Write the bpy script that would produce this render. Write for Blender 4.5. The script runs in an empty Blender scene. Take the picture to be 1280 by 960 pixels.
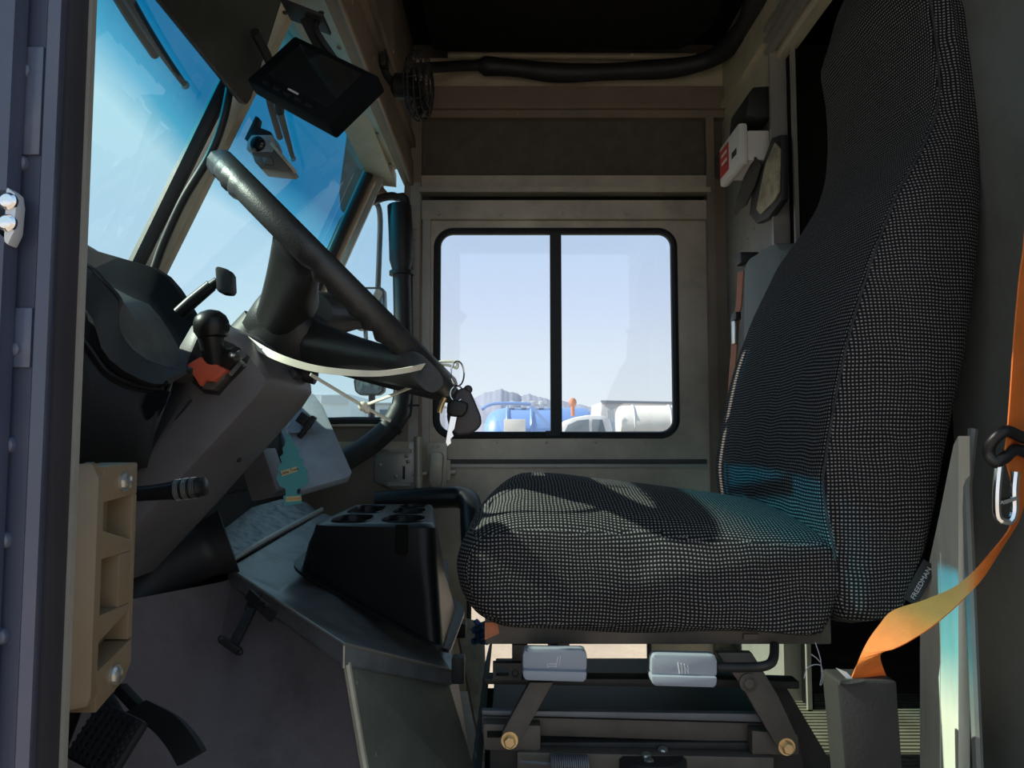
import bpy, bmesh, math, random
from mathutils import Vector, Matrix, Euler
random.seed(4)
PI = math.pi
SC = bpy.context.scene
COL = SC.collection
V = Vector

# ------------------------------------------------------------------ camera geometry (frame taken as 1280x960)
PITCH = math.radians(4.0)
FPX = 960.0
CAM = V((0, 0, 0.62))

def ray(px, py):
    x = (px - 640) / FPX
    y = (480 - py) / FPX
    c, s = math.cos(PITCH), math.sin(PITCH)
    return V((x, c - y * s, s + y * c))

def P(px, py, Y=None, X=None, Z=None):
    d = ray(px, py)
    if Y is not None:
        t = (Y - CAM.y) / d.y
    elif X is not None:
        t = (X - CAM.x) / d.x
    else:
        t = (Z - CAM.z) / d.z
    return CAM + d * t

# ------------------------------------------------------------------ materials
def nodes_of(m):
    m.use_nodes = True
    nt = m.node_tree
    for n in list(nt.nodes):
        nt.nodes.remove(n)
    return nt

def mat(name, col, rough=0.5, metal=0.0, var=0.15, vscale=12.0, bump=0.0, bscale=200.0, dirt=None, dscale=6.0, damt=0.5, spec=0.5, coat=0.0, stretch=None, sheen=0.0, trans=0.0):
    m = bpy.data.materials.new(name)
    nt = nodes_of(m)
    N, L = nt.nodes, nt.links
    out = N.new('ShaderNodeOutputMaterial')
    b = N.new('ShaderNodeBsdfPrincipled')
    L.new(b.outputs[0], out.inputs[0])
    b.inputs['Roughness'].default_value = rough
    b.inputs['Metallic'].default_value = metal
    b.inputs['Specular IOR Level'].default_value = spec
    b.inputs['Coat Weight'].default_value = coat
    b.inputs['Sheen Weight'].default_value = sheen
    tc = N.new('ShaderNodeTexCoord')
    vec = tc.outputs['Object']
    if stretch:
        mp = N.new('ShaderNodeMapping')
        mp.inputs['Scale'].default_value = stretch
        L.new(vec, mp.inputs['Vector'])
        vec = mp.outputs[0]
    nz = N.new('ShaderNodeTexNoise')
    nz.inputs['Scale'].default_value = vscale
    nz.inputs['Detail'].default_value = 5
    L.new(vec, nz.inputs['Vector'])
    rp = N.new('ShaderNodeValToRGB')
    rp.color_ramp.elements[0].position = 0.3
    rp.color_ramp.elements[1].position = 0.7
    rp.color_ramp.elements[0].color = tuple(c * (1 - var) for c in col) + (1,)
    rp.color_ramp.elements[1].color = tuple(min(1, c * (1 + var)) for c in col) + (1,)
    L.new(nz.outputs['Fac'], rp.inputs['Fac'])
    src = rp.outputs['Color']
    if dirt:
        n2 = N.new('ShaderNodeTexNoise')
        n2.inputs['Scale'].default_value = dscale
        n2.inputs['Detail'].default_value = 8
        n2.inputs['Roughness'].default_value = 0.7
        L.new(vec, n2.inputs['Vector'])
        r2 = N.new('ShaderNodeValToRGB')
        r2.color_ramp.elements[0].position = 0.45
        r2.color_ramp.elements[1].position = 0.68
        L.new(n2.outputs['Fac'], r2.inputs['Fac'])
        ml = N.new('ShaderNodeMath'); ml.operation = 'MULTIPLY'
        ml.inputs[1].default_value = damt
        L.new(r2.outputs['Color'], ml.inputs[0])
        mx = N.new('ShaderNodeMix'); mx.data_type = 'RGBA'
        L.new(ml.outputs[0], mx.inputs[0])
        L.new(src, mx.inputs[6])
        mx.inputs[7].default_value = tuple(dirt) + (1,)
        src = mx.outputs[2]
    L.new(src, b.inputs['Base Color'])
    if bump:
        n3 = N.new('ShaderNodeTexNoise')
        n3.inputs['Scale'].default_value = bscale
        n3.inputs['Detail'].default_value = 3
        L.new(vec, n3.inputs['Vector'])
        bp = N.new('ShaderNodeBump')
        bp.inputs['Strength'].default_value = bump
        bp.inputs['Distance'].default_value = 0.002
        L.new(n3.outputs['Fac'], bp.inputs['Height'])
        L.new(bp.outputs[0], b.inputs['Normal'])
    if trans:
        tl = N.new('ShaderNodeBsdfTranslucent')
        L.new(src, tl.inputs['Color'])
        ms = N.new('ShaderNodeMixShader'); ms.inputs[0].default_value = trans
        L.new(b.outputs[0], ms.inputs[1]); L.new(tl.outputs[0], ms.inputs[2])
        L.new(ms.outputs[0], out.inputs[0])
    return m

def glass_mat(name, col, gloss=0.06, band=None, haze=0.0):
    """window pane: tinted see-through sheet with a weak mirror; band=(z0,z1,color) is a tint band in the glass; haze = dust film"""
    m = bpy.data.materials.new(name)
    nt = nodes_of(m)
    N, L = nt.nodes, nt.links
    out = N.new('ShaderNodeOutputMaterial')
    tr = N.new('ShaderNodeBsdfTransparent')
    tr.inputs[0].default_value = tuple(col) + (1,)
    gl = N.new('ShaderNodeBsdfGlossy')
    gl.inputs['Roughness'].default_value = 0.02
    gl.inputs['Color'].default_value = (1, 1, 1, 1)
    fr = N.new('ShaderNodeLayerWeight'); fr.inputs['Blend'].default_value = .5
    pw = N.new('ShaderNodeMath'); pw.operation = 'POWER'; pw.inputs[1].default_value = 5.0
    L.new(fr.outputs['Facing'], pw.inputs[0])
    mm = N.new('ShaderNodeMath'); mm.operation = 'MULTIPLY_ADD'; mm.inputs[1].default_value = .9; mm.inputs[2].default_value = gloss
    mm.use_clamp = True
    L.new(pw.outputs[0], mm.inputs[0])
    ms = N.new('ShaderNodeMixShader')
    L.new(mm.outputs[0], ms.inputs[0])
    L.new(tr.outputs[0], ms.inputs[1]); L.new(gl.outputs[0], ms.inputs[2])
    fin = ms.outputs[0]
    tc = N.new('ShaderNodeTexCoord')
    if band:
        sp = N.new('ShaderNodeSeparateXYZ')
        L.new(tc.outputs['Object'], sp.inputs[0])
        nz = N.new('ShaderNodeTexNoise'); nz.inputs['Scale'].default_value = 5
        L.new(tc.outputs['Object'], nz.inputs['Vector'])
        ad = N.new('ShaderNodeMath'); ad.operation = 'MULTIPLY_ADD'
        ad.inputs[1].default_value = 0.03
        L.new(nz.outputs['Fac'], ad.inputs[0]); L.new(sp.outputs['Z'], ad.inputs[2])
        mr = N.new('ShaderNodeMapRange')
        mr.inputs['From Min'].default_value = band[0]; mr.inputs['From Max'].default_value = band[1]
        L.new(ad.outputs[0], mr.inputs['Value'])
        rp = N.new('ShaderNodeValToRGB')
        e = rp.color_ramp.elements
        e[0].position = 0.0; e[0].color = tuple(col) + (1,)
        e[1].position = 1.0; e[1].color = tuple(band[2]) + (1,)
        mid = e.new(0.45); mid.color = (0.10, 0.50, 0.66, 1)
        L.new(mr.outputs[0], rp.inputs['Fac'])
        L.new(rp.outputs['Color'], tr.inputs[0])
    if haze:
        df = N.new('ShaderNodeBsdfTranslucent'); df.inputs[0].default_value = (0.9, 0.88, 0.84, 1)
        n4 = N.new('ShaderNodeTexNoise'); n4.inputs['Scale'].default_value = 4; n4.inputs['Detail'].default_value = 6
        L.new(tc.outputs['Object'], n4.inputs['Vector'])
        r4 = N.new('ShaderNodeMapRange')
        r4.inputs['From Min'].default_value = 0.3; r4.inputs['From Max'].default_value = 0.75
        r4.inputs['To Min'].default_value = haze * 0.3; r4.inputs['To Max'].default_value = haze
        L.new(n4.outputs['Fac'], r4.inputs['Value'])
        m2 = N.new('ShaderNodeMixShader')
        L.new(r4.outputs[0], m2.inputs[0])
        L.new(fin, m2.inputs[1]); L.new(df.outputs[0], m2.inputs[2])
        fin = m2.outputs[0]
    L.new(fin, out.inputs[0])
    return m

def fabric_mat(name, pitch, dark, light, duty=0.5, warp=0.004, bump=0.5):
    """woven seat cover: pale square yarns on a black ground, laid out by the UVs (metres)"""
    m = bpy.data.materials.new(name)
    nt = nodes_of(m)
    N, L = nt.nodes, nt.links
    out = N.new('ShaderNodeOutputMaterial')
    b = N.new('ShaderNodeBsdfPrincipled')
    b.inputs['Roughness'].default_value = 0.9
    b.inputs['Specular IOR Level'].default_value = 0.15
    L.new(b.outputs[0], out.inputs[0])
    uv = N.new('ShaderNodeUVMap'); uv.uv_map = 'UVMap'
    nz = N.new('ShaderNodeTexNoise'); nz.inputs['Scale'].default_value = 9; nz.inputs['Detail'].default_value = 2
    L.new(uv.outputs[0], nz.inputs['Vector'])
    sub = N.new('ShaderNodeVectorMath'); sub.operation = 'SUBTRACT'; sub.inputs[1].default_value = (0.5, 0.5, 0.5)
    L.new(nz.outputs['Color'], sub.inputs[0])
    scl = N.new('ShaderNodeVectorMath'); scl.operation = 'SCALE'; scl.inputs['Scale'].default_value = warp * 4
    L.new(sub.outputs[0], scl.inputs[0])
    add = N.new('ShaderNodeVectorMath'); add.operation = 'ADD'
    L.new(uv.outputs[0], add.inputs[0]); L.new(scl.outputs[0], add.inputs[1])
    dv = N.new('ShaderNodeVectorMath'); dv.operation = 'SCALE'; dv.inputs['Scale'].default_value = 1.0 / pitch
    L.new(add.outputs[0], dv.inputs[0])
    sp = N.new('ShaderNodeSeparateXYZ'); L.new(dv.outputs[0], sp.inputs[0])
    def wave(sock, d):
        # smooth 0..1 stripe
        f = N.new('ShaderNodeMath'); f.operation = 'FRACT'; L.new(sock, f.inputs[0])
        s1 = N.new('ShaderNodeMath'); s1.operation = 'SUBTRACT'; s1.inputs[1].default_value = 0.5; L.new(f.outputs[0], s1.inputs[0])
        a = N.new('ShaderNodeMath'); a.operation = 'ABSOLUTE'; L.new(s1.outputs[0], a.inputs[0])
        r = N.new('ShaderNodeMapRange'); r.interpolation_type = 'SMOOTHSTEP'
        r.inputs['From Min'].default_value = d / 2 + 0.08; r.inputs['From Max'].default_value = d / 2 - 0.08
        L.new(a.outputs[0], r.inputs['Value'])
        return r.outputs[0]
    wx, wy = wave(sp.outputs['X'], duty + 0.06), wave(sp.outputs['Y'], duty - 0.02)
    mu = N.new('ShaderNodeMath'); mu.operation = 'MULTIPLY'
    L.new(wx, mu.inputs[0]); L.new(wy, mu.inputs[1])
    # uneven yarn brightness
    n2 = N.new('ShaderNodeTexNoise'); n2.inputs['Scale'].default_value = 160; L.new(uv.outputs[0], n2.inputs['Vector'])
    r2 = N.new('ShaderNodeMapRange'); r2.inputs['From Min'].default_value = 0.3; r2.inputs['From Max'].default_value = 0.7
    r2.inputs['To Min'].default_value = 0.6; r2.inputs['To Max'].default_value = 1.0
    L.new(n2.outputs['Fac'], r2.inputs['Value'])
    m3 = N.new('ShaderNodeMath'); m3.operation = 'MULTIPLY'
    L.new(mu.outputs[0], m3.inputs[0]); L.new(r2.outputs[0], m3.inputs[1])
    mx = N.new('ShaderNodeMix'); mx.data_type = 'RGBA'
    L.new(m3.outputs[0], mx.inputs[0])
    mx.inputs[6].default_value = tuple(dark) + (1,); mx.inputs[7].default_value = tuple(light) + (1,)
    L.new(mx.outputs[2], b.inputs['Base Color'])
    bp = N.new('ShaderNodeBump'); bp.inputs['Strength'].default_value = bump; bp.inputs['Distance'].default_value = 0.001
    L.new(m3.outputs[0], bp.inputs['Height']); L.new(bp.outputs[0], b.inputs['Normal'])
    return m

M = {}
M['alu'] = mat('brushed_aluminium', (.54, .465, .375), .42, .4, .18, 7, bump=.1, bscale=90, dirt=(.24, .20, .155), dscale=5, damt=.5, stretch=(1, 1, 1))
M['alu_pale'] = mat('pale_aluminium', (.42, .40, .36), .38, .5, .12, 9, bump=.08, bscale=120, dirt=(.2, .17, .14), dscale=9, damt=.4)
M['alu_tan'] = mat('warm_painted_panel', (.60, .52, .385), .5, .15, .1, 6, dirt=(.25, .21, .14), dscale=7, damt=.4)
M['panel_brown'] = mat('brown_grey_panel', (.25, .195, .15), .55, .25, .15, 8, bump=.15, bscale=140)
M['panel_dark'] = mat('dark_perforated_panel', (.11, .092, .077), .8, 0, .15, 30, bump=.3, bscale=400)
M['teal_panel'] = mat('grey_green_bulkhead', (.20, .21, .195), .5, .2, .15, 4, dirt=(.09, .08, .065), dscale=4, damt=.6, bump=.08, bscale=60)
M['post'] = mat('cream_painted_post', (.62, .60, .50), .5, .0, .08, 10, dirt=(.42, .40, .34), dscale=14, damt=.4, stretch=(3, 3, .6))
M['blue'] = mat('dark_blue_body_paint', (.052, .062, .105), .36, .0, .12, 5, dirt=(.12, .11, .13), dscale=5, damt=.3, coat=.12)
M['blue_pale'] = mat('worn_blue_paint', (.075, .09, .145), .3, .0, .12, 6, dirt=(.3, .29, .3), dscale=8, damt=.3, coat=.3)
M['seal'] = mat('dark_rubber_seal', (.020, .019, .026), .8, 0, .2, 10)
M['rubber'] = mat('black_rubber', (.018, .018, .02), .55, 0, .25, 20, bump=.1, bscale=80)
M['plastic'] = mat('black_plastic', (.013, .013, .014), .38, 0, .2, 8, bump=.06, bscale=300, spec=.3)
M['dash'] = mat('charcoal_dash_vinyl', (.030, .033, .037), .5, 0, .2, 7, dirt=(.06, .057, .053), dscale=6, damt=.4, bump=.2, bscale=260, spec=.25)
M['dash_dust'] = mat('dusty_dash_plastic', (.085, .085, .083), .7, 0, .2, 12, dirt=(.17, .16, .15), dscale=20, damt=.5, bump=.15, bscale=150)
M['column'] = mat('grey_column_plastic', (.175, .16, .172), .5, 0, .08, 9, dirt=(.10, .085, .07), dscale=8, damt=.45, bump=.12, bscale=320)
M['wheel'] = mat('black_wheel_urethane', (.028, .028, .030), .42, 0, .15, 10, dirt=(.07, .065, .05), dscale=14, damt=.25, bump=.25, bscale=500)
M['steel'] = mat('zinc_steel', (.62, .62, .60), .3, .9, .15, 30)
M['chrome'] = mat('bright_chrome', (.85, .85, .86), .12, 1.0, .05, 10)
M['brass'] = mat('brass_bolt', (.72, .50, .26), .35, .8, .2, 40)
M['black_steel'] = mat('black_painted_steel', (.022, .021, .022), .5, .1, .25, 20, dirt=(.07, .06, .05), dscale=12, damt=.3, spec=.3)
M['brown_steel'] = mat('dusty_black_steel', (.085, .072, .062), .55, .2, .2, 18, dirt=(.15, .125, .10), dscale=15, damt=.4)
M['tan'] = mat('tan_plastic', (.175, .128, .077), .45, 0, .1, 8, dirt=(.14, .095, .052), dscale=12, damt=.35)
M['doghouse'] = mat('grey_engine_cover', (.215, .18, .192), .5, .1, .15, 5, dirt=(.07, .058, .052), dscale=5, damt=.65, bump=.06, bscale=90)
M['lid'] = mat('dusty_metal_lid', (.31, .32, .33), .35, .45, .15, 8, dirt=(.12, .115, .11), dscale=14, damt=.6, bump=.08, bscale=120)
M['doghouse_green'] = mat('grey_green_metal', (.23, .23, .185), .5, .2, .1, 6, dirt=(.10, .095, .08), dscale=7, damt=.4)
M['mat_tan'] = mat('dusty_ribbed_rubber', (.55, .45, .31), .8, 0, .25, 14, dirt=(.20, .15, .10), dscale=22, damt=.7, stretch=(1, .3, 1))
M['orange'] = mat('orange_webbing', (.85, .25, .045), .65, 0, .06, 60, bump=.3, bscale=500, trans=.35)
M['orange_dull'] = mat('faded_orange_webbing', (.50, .17, .075), .7, 0, .08, 60, bump=.3, bscale=500)
M['sleeve'] = mat('dark_grey_vinyl', (.032, .029, .027), .6, 0, .15, 14, bump=.2, bscale=200)
M['handle'] = mat('grey_blue_plastic', (.30, .32, .37), .42, 0, .05, 10, bump=.08, bscale=300)
M['white'] = mat('white_plastic', (.78, .76, .72), .45, 0, .05, 10)
M['cream'] = mat('cream_cord', (.80, .76, .62), .6, 0, .06, 30)
M['red'] = mat('red_plastic', (.58, .10, .05), .4, 0, .1, 20)
M['label_red'] = mat('red_label', (.60, .06, .05), .5, 0, .05, 20)
M['screen'] = mat('dark_glass_screen', (.012, .013, .015), .12, 0, .1, 5)
M['visor'] = mat('smoked_visor', (.045, .048, .042), .35, 0, .3, 14, trans=.12)
M['board'] = mat('scratched_grey_board', (.38, .43, .50), .5, .1, .1, 12, dirt=(.18, .22, .28), dscale=22, damt=.5)
M['teal_card'] = mat('teal_card', (.10, .42, .46), .6, 0, .08, 20)
M['yellow_card'] = mat('pale_yellow_card', (.72, .64, .36), .6, 0, .05, 20)
M['orange_ink'] = mat('orange_ink', (.75, .33, .08), .6, 0, .05, 20)
M['ink'] = mat('dark_ink', (.05, .05, .05), .6, 0, .05, 20)
M['grey_ink'] = mat('pale_grey_ink', (.55, .55, .57), .6, 0, .05, 20)
M['leather'] = mat('black_leather', (.05, .043, .045), .5, 0, .2, 30, bump=.25, bscale=220)
M['grey_fabric'] = mat('grey_vinyl_seat', (.19, .21, .20), .65, 0, .1, 10, bump=.15, bscale=200)
M['paper'] = mat('worn_plastic_bag', (.46, .40, .27), .6, 0, .25, 18, dirt=(.08, .07, .05), dscale=15, damt=.8)
M['floor'] = mat('ribbed_floor_plate', (.30, .28, .22), .5, .3, .15, 8, dirt=(.13, .11, .08), dscale=9, damt=.5)
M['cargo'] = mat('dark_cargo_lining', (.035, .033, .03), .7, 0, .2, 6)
M['ceiling'] = mat('black_headliner', (.010, .0095, .009), .9, 0, .2, 20, spec=.1)
M['firewall'] = mat('black_footwell_liner', (.028, .026, .025), .75, 0, .25, 9, dirt=(.06, .05, .045), dscale=10, damt=.4, bump=.3, bscale=90)
M['cloth_blue'] = mat('blue_cloth', (.08, .19, .36), .8, 0, .3, 40, bump=.5, bscale=90)
M['ground'] = mat('pale_gravel', (.44, .36, .285), .9, 0, .12, 3, dirt=(.34, .27, .21), dscale=30, damt=.5)
M['mountain'] = mat('hazy_mountain', (.235, .25, .32), .95, 0, .06, .012, dirt=(.28, .285, .345), dscale=.02, damt=.5)  # air haze is mixed into the bluish base colour
M['silver'] = mat('silver_casting', (.58, .60, .64), .35, .35, .06, 20)
M['shade_black'] = mat('matt_black_steel', (.006, .006, .006), .85, 0, .2, 15, spec=.05)
M['hood'] = mat('black_hood_vinyl', (.006, .007, .009), .8, 0, .2, 8, bump=.1, bscale=260, spec=.08)
M['rail_grey'] = mat('worn_grey_rail', (.13, .135, .15), .5, .3, .2, 18)
M['bulk'] = mat('dull_grey_bulkhead', (.30, .29, .255), .5, .25, .12, 6, dirt=(.10, .09, .075), dscale=6, damt=.5)
M['truck_blue'] = mat('blue_truck_paint', (.16, .30, .62), .4, 0, .08, 2, coat=.3)
M['truck_white'] = mat('white_truck_paint', (.80, .78, .76), .4, 0, .04, 2, coat=.2)
M['truck_grey'] = mat('grey_trailer_panel', (.60, .60, .60), .6, 0, .06, 1)
M['tank_cream'] = mat('cream_tank_paint', (.80, .77, .70), .45, 0, .05, 1.5, dirt=(.6, .55, .48), dscale=2, damt=.4)
M['tyre'] = mat('tyre_rubber', (.02, .02, .02), .8, 0, .2, 10)
M['truck_glass'] = mat('dark_truck_glass', (.16, .20, .24), .08, 0, .05, 2)
M['mirror'] = mat('mirror_glass', (.9, .9, .9), .03, 1.0, .02, 5)
M['fabric'] = fabric_mat('tweed_seat_cover', .0048, (.010, .010, .012), (.325, .305, .29), .44)
M['piping'] = mat('dark_seam_piping', (.03, .03, .035), .85, 0, .3, 80)
M['g_door'] = glass_mat('clear_sliding_glass', (.94, .96, .98), .05, haze=.03)
M['g_kerb'] = glass_mat('clear_kerb_glass', (.97, .96, .94), .03)
M['g_wind'] = glass_mat('windshield_glass', (.73, .94, .92), .032, band=(1.13, 1.265, (0, .195, .37)), haze=.012)
M['g_quarter'] = glass_mat('quarter_glass', (.80, .92, .95), .05, haze=.03)

# ------------------------------------------------------------------ mesh builder
class MB:
    def __init__(s):
        s.bm = bmesh.new()
        s.uv = None
    def quad(s, *pts):
        vs = [s.bm.verts.new(p) for p in pts]
        return s.bm.faces.new(vs)
    def box(s, c, size, rot=None, bevel=0.0, seg=2):
        r = bmesh.ops.create_cube(s.bm, size=1.0)
        vs = r['verts']
        mtx = Matrix.Translation(V(c)) @ (rot.to_4x4() if rot is not None else Matrix.Identity(4)) @ Matrix.Diagonal((size[0], size[1], size[2], 1))
        bmesh.ops.transform(s.bm, matrix=mtx, verts=vs)
        if bevel:
            es = list({e for v in vs for e in v.link_edges})
            bmesh.ops.bevel(s.bm, geom=es, offset=bevel, segments=seg, affect='EDGES', profile=.6)
        return s
    def box2(s, lo, hi, bevel=0.0):
        lo, hi = V(lo), V(hi)
        return s.box((lo + hi) / 2, [abs(hi[i] - lo[i]) for i in range(3)], None, bevel)
    def bar(s, p0, p1, w, h, up=(0, 0, 1), bevel=0.0):
        p0, p1 = V(p0), V(p1)
        z = (p1 - p0); ln = z.length; z.normalize()
        x = V(up).cross(z)
        if x.length < 1e-5: x = V((1, 0, 0)).cross(z)
        x.normalize(); y = z.cross(x)
        rot = Matrix((x, y, z)).transposed()
        return s.box((p0 + p1) / 2, (w, h, ln), rot, bevel)
    def prism(s, poly, off, bevel=0.0):
        off = V(off)
        a = [s.bm.verts.new(V(p)) for p in poly]
        b = [s.bm.verts.new(V(p) + off) for p in poly]
        n = len(a)
        fs = [s.bm.faces.new(a), s.bm.faces.new(b[::-1])]
        for i in range(n):
            fs.append(s.bm.faces.new((a[(i + 1) % n], a[i], b[i], b[(i + 1) % n])))
        bmesh.ops.recalc_face_normals(s.bm, faces=fs)
        if bevel:
            es = list({e for v in a + b for e in v.link_edges})
            bmesh.ops.bevel(s.bm, geom=es, offset=bevel, segments=2, affect='EDGES', profile=.6)
        return s
    def rings(s, rings, cap=True, closed=True, loop=False):
        rv = [[s.bm.verts.new(V(p)) for p in r] for r in rings]
        n = len(rv[0]); fs = []
        m = len(rv)
        for i in range(m if loop else m - 1):
            a, b = rv[i], rv[(i + 1) % m]
            for j in range(n if closed else n - 1):
                k = (j + 1) % n
                fs.append(s.bm.faces.new((a[j], a[k], b[k], b[j])))
        if cap and closed and not loop:
            fs.append(s.bm.faces.new(rv[0][::-1])); fs.append(s.bm.faces.new(rv[-1]))
        if closed:
            bmesh.ops.recalc_face_normals(s.bm, faces=fs)
        return rv
    def tube(s, pts, r, seg=12, cap=True, loop=False, sq=1.0):
        pts = [V(p) for p in pts]; n = len(pts)
        rs = r if isinstance(r, (list, tuple)) else [r] * n
        def tan(i):
            a = pts[(i - 1) % n] if (loop or i > 0) else pts[i]
            b = pts[(i + 1) % n] if (loop or i < n - 1) else pts[i]
            return (b - a).normalized()
        t = tan(0)
        x = t.orthogonal().normalized()
        rings = []
        for i in range(n):
            t2 = tan(i)
            x = (x - t2 * x.dot(t2)).normalized()
            y = t2.cross(x)
            rings.append([pts[i] + (x * math.cos(a) + y * math.sin(a) * sq) * rs[i] for a in [2 * PI * k / seg for k in range(seg)]])
        s.rings(rings, cap, True, loop)
        return s
    def cyl(s, p0, p1, r, r2=None, seg=20):
        return s.tube([p0, p1], [r, r if r2 is None else r2], seg)
    def lathe(s, o, axis, prof, seg=28):
        """prof: list of (distance along axis, radius)"""
        o, axis = V(o), V(axis).normalized()
        x = axis.orthogonal().normalized(); y = axis.cross(x)
        s.rings([[o + axis * t + (x * math.cos(a) + y * math.sin(a)) * max(r, 1e-4) for a in [2 * PI * k / seg for k in range(seg)]] for t, r in prof])
        return s
    def sphere(s, c, r, sc=(1, 1, 1), seg=16):
        q = bmesh.ops.create_uvsphere(s.bm, u_segments=seg, v_segments=max(6, seg // 2), radius=r)
        bmesh.ops.transform(s.bm, matrix=Matrix.Translation(V(c)) @ Matrix.Diagonal((sc[0], sc[1], sc[2], 1)), verts=q['verts'])
        return s
    def screw(s, p, nrm, r=.005, h=.5):
        return s.lathe(p, nrm, [(-.001, r), (r * h * .4, r), (r * h * .8, r * .75), (r * h, r * .3)], 10)
    def hexbolt(s, p, nrm, r=.01, h=.008):
        s.lathe(p, nrm, [(-.001, r * 1.35), (.002, r * 1.35)], 16)
        return s.lathe(p, nrm, [(.0, r), (h * .85, r), (h, r * .8)], 6)
    def sheet(s, grid, th=0.0):
        """grid of points rows x cols -> surface; th adds a solid thickness along the normals afterwards"""
        rv = [[s.bm.verts.new(V(p)) for p in row] for row in grid]
        fs = []
        for i in range(len(rv) - 1):
            for j in range(len(rv[0]) - 1):
                fs.append(s.bm.faces.new((rv[i][j], rv[i][j + 1], rv[i + 1][j + 1], rv[i + 1][j])))
        if th:
            bmesh.ops.recalc_face_normals(s.bm, faces=fs)
            bmesh.ops.solidify(s.bm, geom=fs, thickness=th)
        return s
    def ringplate(s, outer, inner, off):
        """flat plate with a hole: two loops of equal length, thickness vector off"""
        off = V(off); n = len(outer)
        o0 = [s.bm.verts.new(V(p)) for p in outer]; i0 = [s.bm.verts.new(V(p)) for p in inner]
        o1 = [s.bm.verts.new(V(p) + off) for p in outer]; i1 = [s.bm.verts.new(V(p) + off) for p in inner]
        fs = []
        for k in range(n):
            j = (k + 1) % n
            for q in ((o0[k], o0[j], i0[j], i0[k]), (i1[k], i1[j], o1[j], o1[k]), (o1[k], o1[j], o0[j], o0[k]), (i0[k], i0[j], i1[j], i1[k])):
                fs.append(s.bm.faces.new(q))
        bmesh.ops.recalc_face_normals(s.bm, faces=fs)
        return s
    def boxuv(s):
        uvl = s.bm.loops.layers.uv.new('UVMap')
        s.bm.normal_update()
        for f in s.bm.faces:
            n = f.normal
            ax = max(range(3), key=lambda i: abs(n[i]))
            for l in f.loops:
                c = l.vert.co
                l[uvl].uv = ((c.y, c.z) if ax == 0 else (c.x, c.z) if ax == 1 else (c.x, c.y))
        return s
    def build(s, name, m, parent=None, smooth=38, base=None, recenter=True):
        me = bpy.data.meshes.new(name)
        if parent is None and recenter:
            xs = [v.co for v in s.bm.verts]
            lo = V([min(c[i] for c in xs) for i in range(3)]); hi = V([max(c[i] for c in xs) for i in range(3)])
            loc = V(((lo.x + hi.x) / 2, (lo.y + hi.y) / 2, lo.z))
            bmesh.ops.translate(s.bm, vec=-loc, verts=s.bm.verts)
        else:
            loc = V((0, 0, 0))
        s.bm.to_mesh(me); s.bm.free()
        if smooth:
            me.polygons.foreach_set('use_smooth', [True] * len(me.polygons))
            me.set_sharp_from_angle(angle=math.radians(smooth))
        me.materials.append(M[m] if isinstance(m, str) else m)
        o = bpy.data.objects.new(name, me)
        COL.objects.link(o)
        o.location = loc
        if parent is not None:
            o.parent = parent
            top = parent
            while top.parent is not None: top = top.parent
            if parent is top:
                o.matrix_parent_inverse = Matrix.Translation(-top.location)
        return o

def tag(o, label, cat, group=None, kind=None):
    if label: o['label'] = label
    if cat: o['category'] = cat
    if group: o['group'] = group
    if kind: o['kind'] = kind
    return o

def thing(name, label, cat, loc, group=None):
    o = bpy.data.objects.new(name, None)
    o.empty_display_size = .05
    COL.objects.link(o)
    o.location = V(loc)
    return tag(o, label, cat, group)

def struct(o, label=None, cat=None):
    o['kind'] = 'structure'
    if label: o['label'] = label
    if cat: o['category'] = cat
    return o

def text(name, body, size, origin, xdir, ydir, m, parent, ext=.0004):
    cu = bpy.data.curves.new(name, 'FONT')
    cu.body = body; cu.size = size; cu.extrude = ext
    cu.align_x = 'CENTER'; cu.align_y = 'CENTER'
    cu.materials.append(M[m])
    o = bpy.data.objects.new(name, cu)
    COL.objects.link(o)
    x = V(xdir).normalized(); y = V(ydir); y = (y - x * y.dot(x)).normalized(); z = x.cross(y)
    mtx = Matrix.Translation(V(origin)) @ Matrix((x, y, z)).transposed().to_4x4()
    o.parent = parent
    top = parent
    while top.parent is not None: top = top.parent
    if parent is top:
        o.matrix_parent_inverse = Matrix.Translation(-top.location)
    o.matrix_basis = mtx
    bpy.context.view_layer.update()
    me = bpy.data.meshes.new_from_object(o.evaluated_get(bpy.context.evaluated_depsgraph_get()))
    n2 = bpy.data.objects.new(name, me); COL.objects.link(n2)
    n2.parent = o.parent; n2.matrix_parent_inverse = o.matrix_parent_inverse; n2.matrix_basis = mtx
    if not me.materials: me.materials.append(M[m])
    bpy.data.objects.remove(o)
    n2.name = name
    return n2

def rrect(cx, cz, w, h, r, n=8):
    """rounded rectangle loop (list of 2-D points), counter-clockwise, 4*(n+1) points starting at lower right corner"""
    pts = []
    for (sx, sz, a0) in ((1, -1, -PI / 2), (1, 1, 0), (-1, 1, PI / 2), (-1, -1, PI)):
        ox, oz = cx + sx * (w / 2 - r), cz + sz * (h / 2 - r)
        for k in range(n + 1):
            a = a0 + PI / 2 * k / n
            pts.append((ox + r * math.cos(a), oz + r * math.sin(a)))
    return pts

def rect_like(x0, z0, x1, z1, n=8, d=.03):
    """rectangle loop with the same number of points as rrect(n)"""
    out = []
    cs = [((x1, z0), (1, 0), (0, 1)), ((x1, z1), (0, 1), (-1, 0)), ((x0, z1), (-1, 0), (0, -1)), ((x0, z0), (0, -1), (1, 0))]
    for (cx, cz), di, do in cs:
        for k in range(n + 1):
            t = k / n
            if t <= .5:
                q = d * (1 - 2 * t); out.append((cx - di[0] * q, cz - di[1] * q))
            else:
                q = d * (2 * t - 1); out.append((cx + do[0] * q, cz + do[1] * q))
    return out

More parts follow.
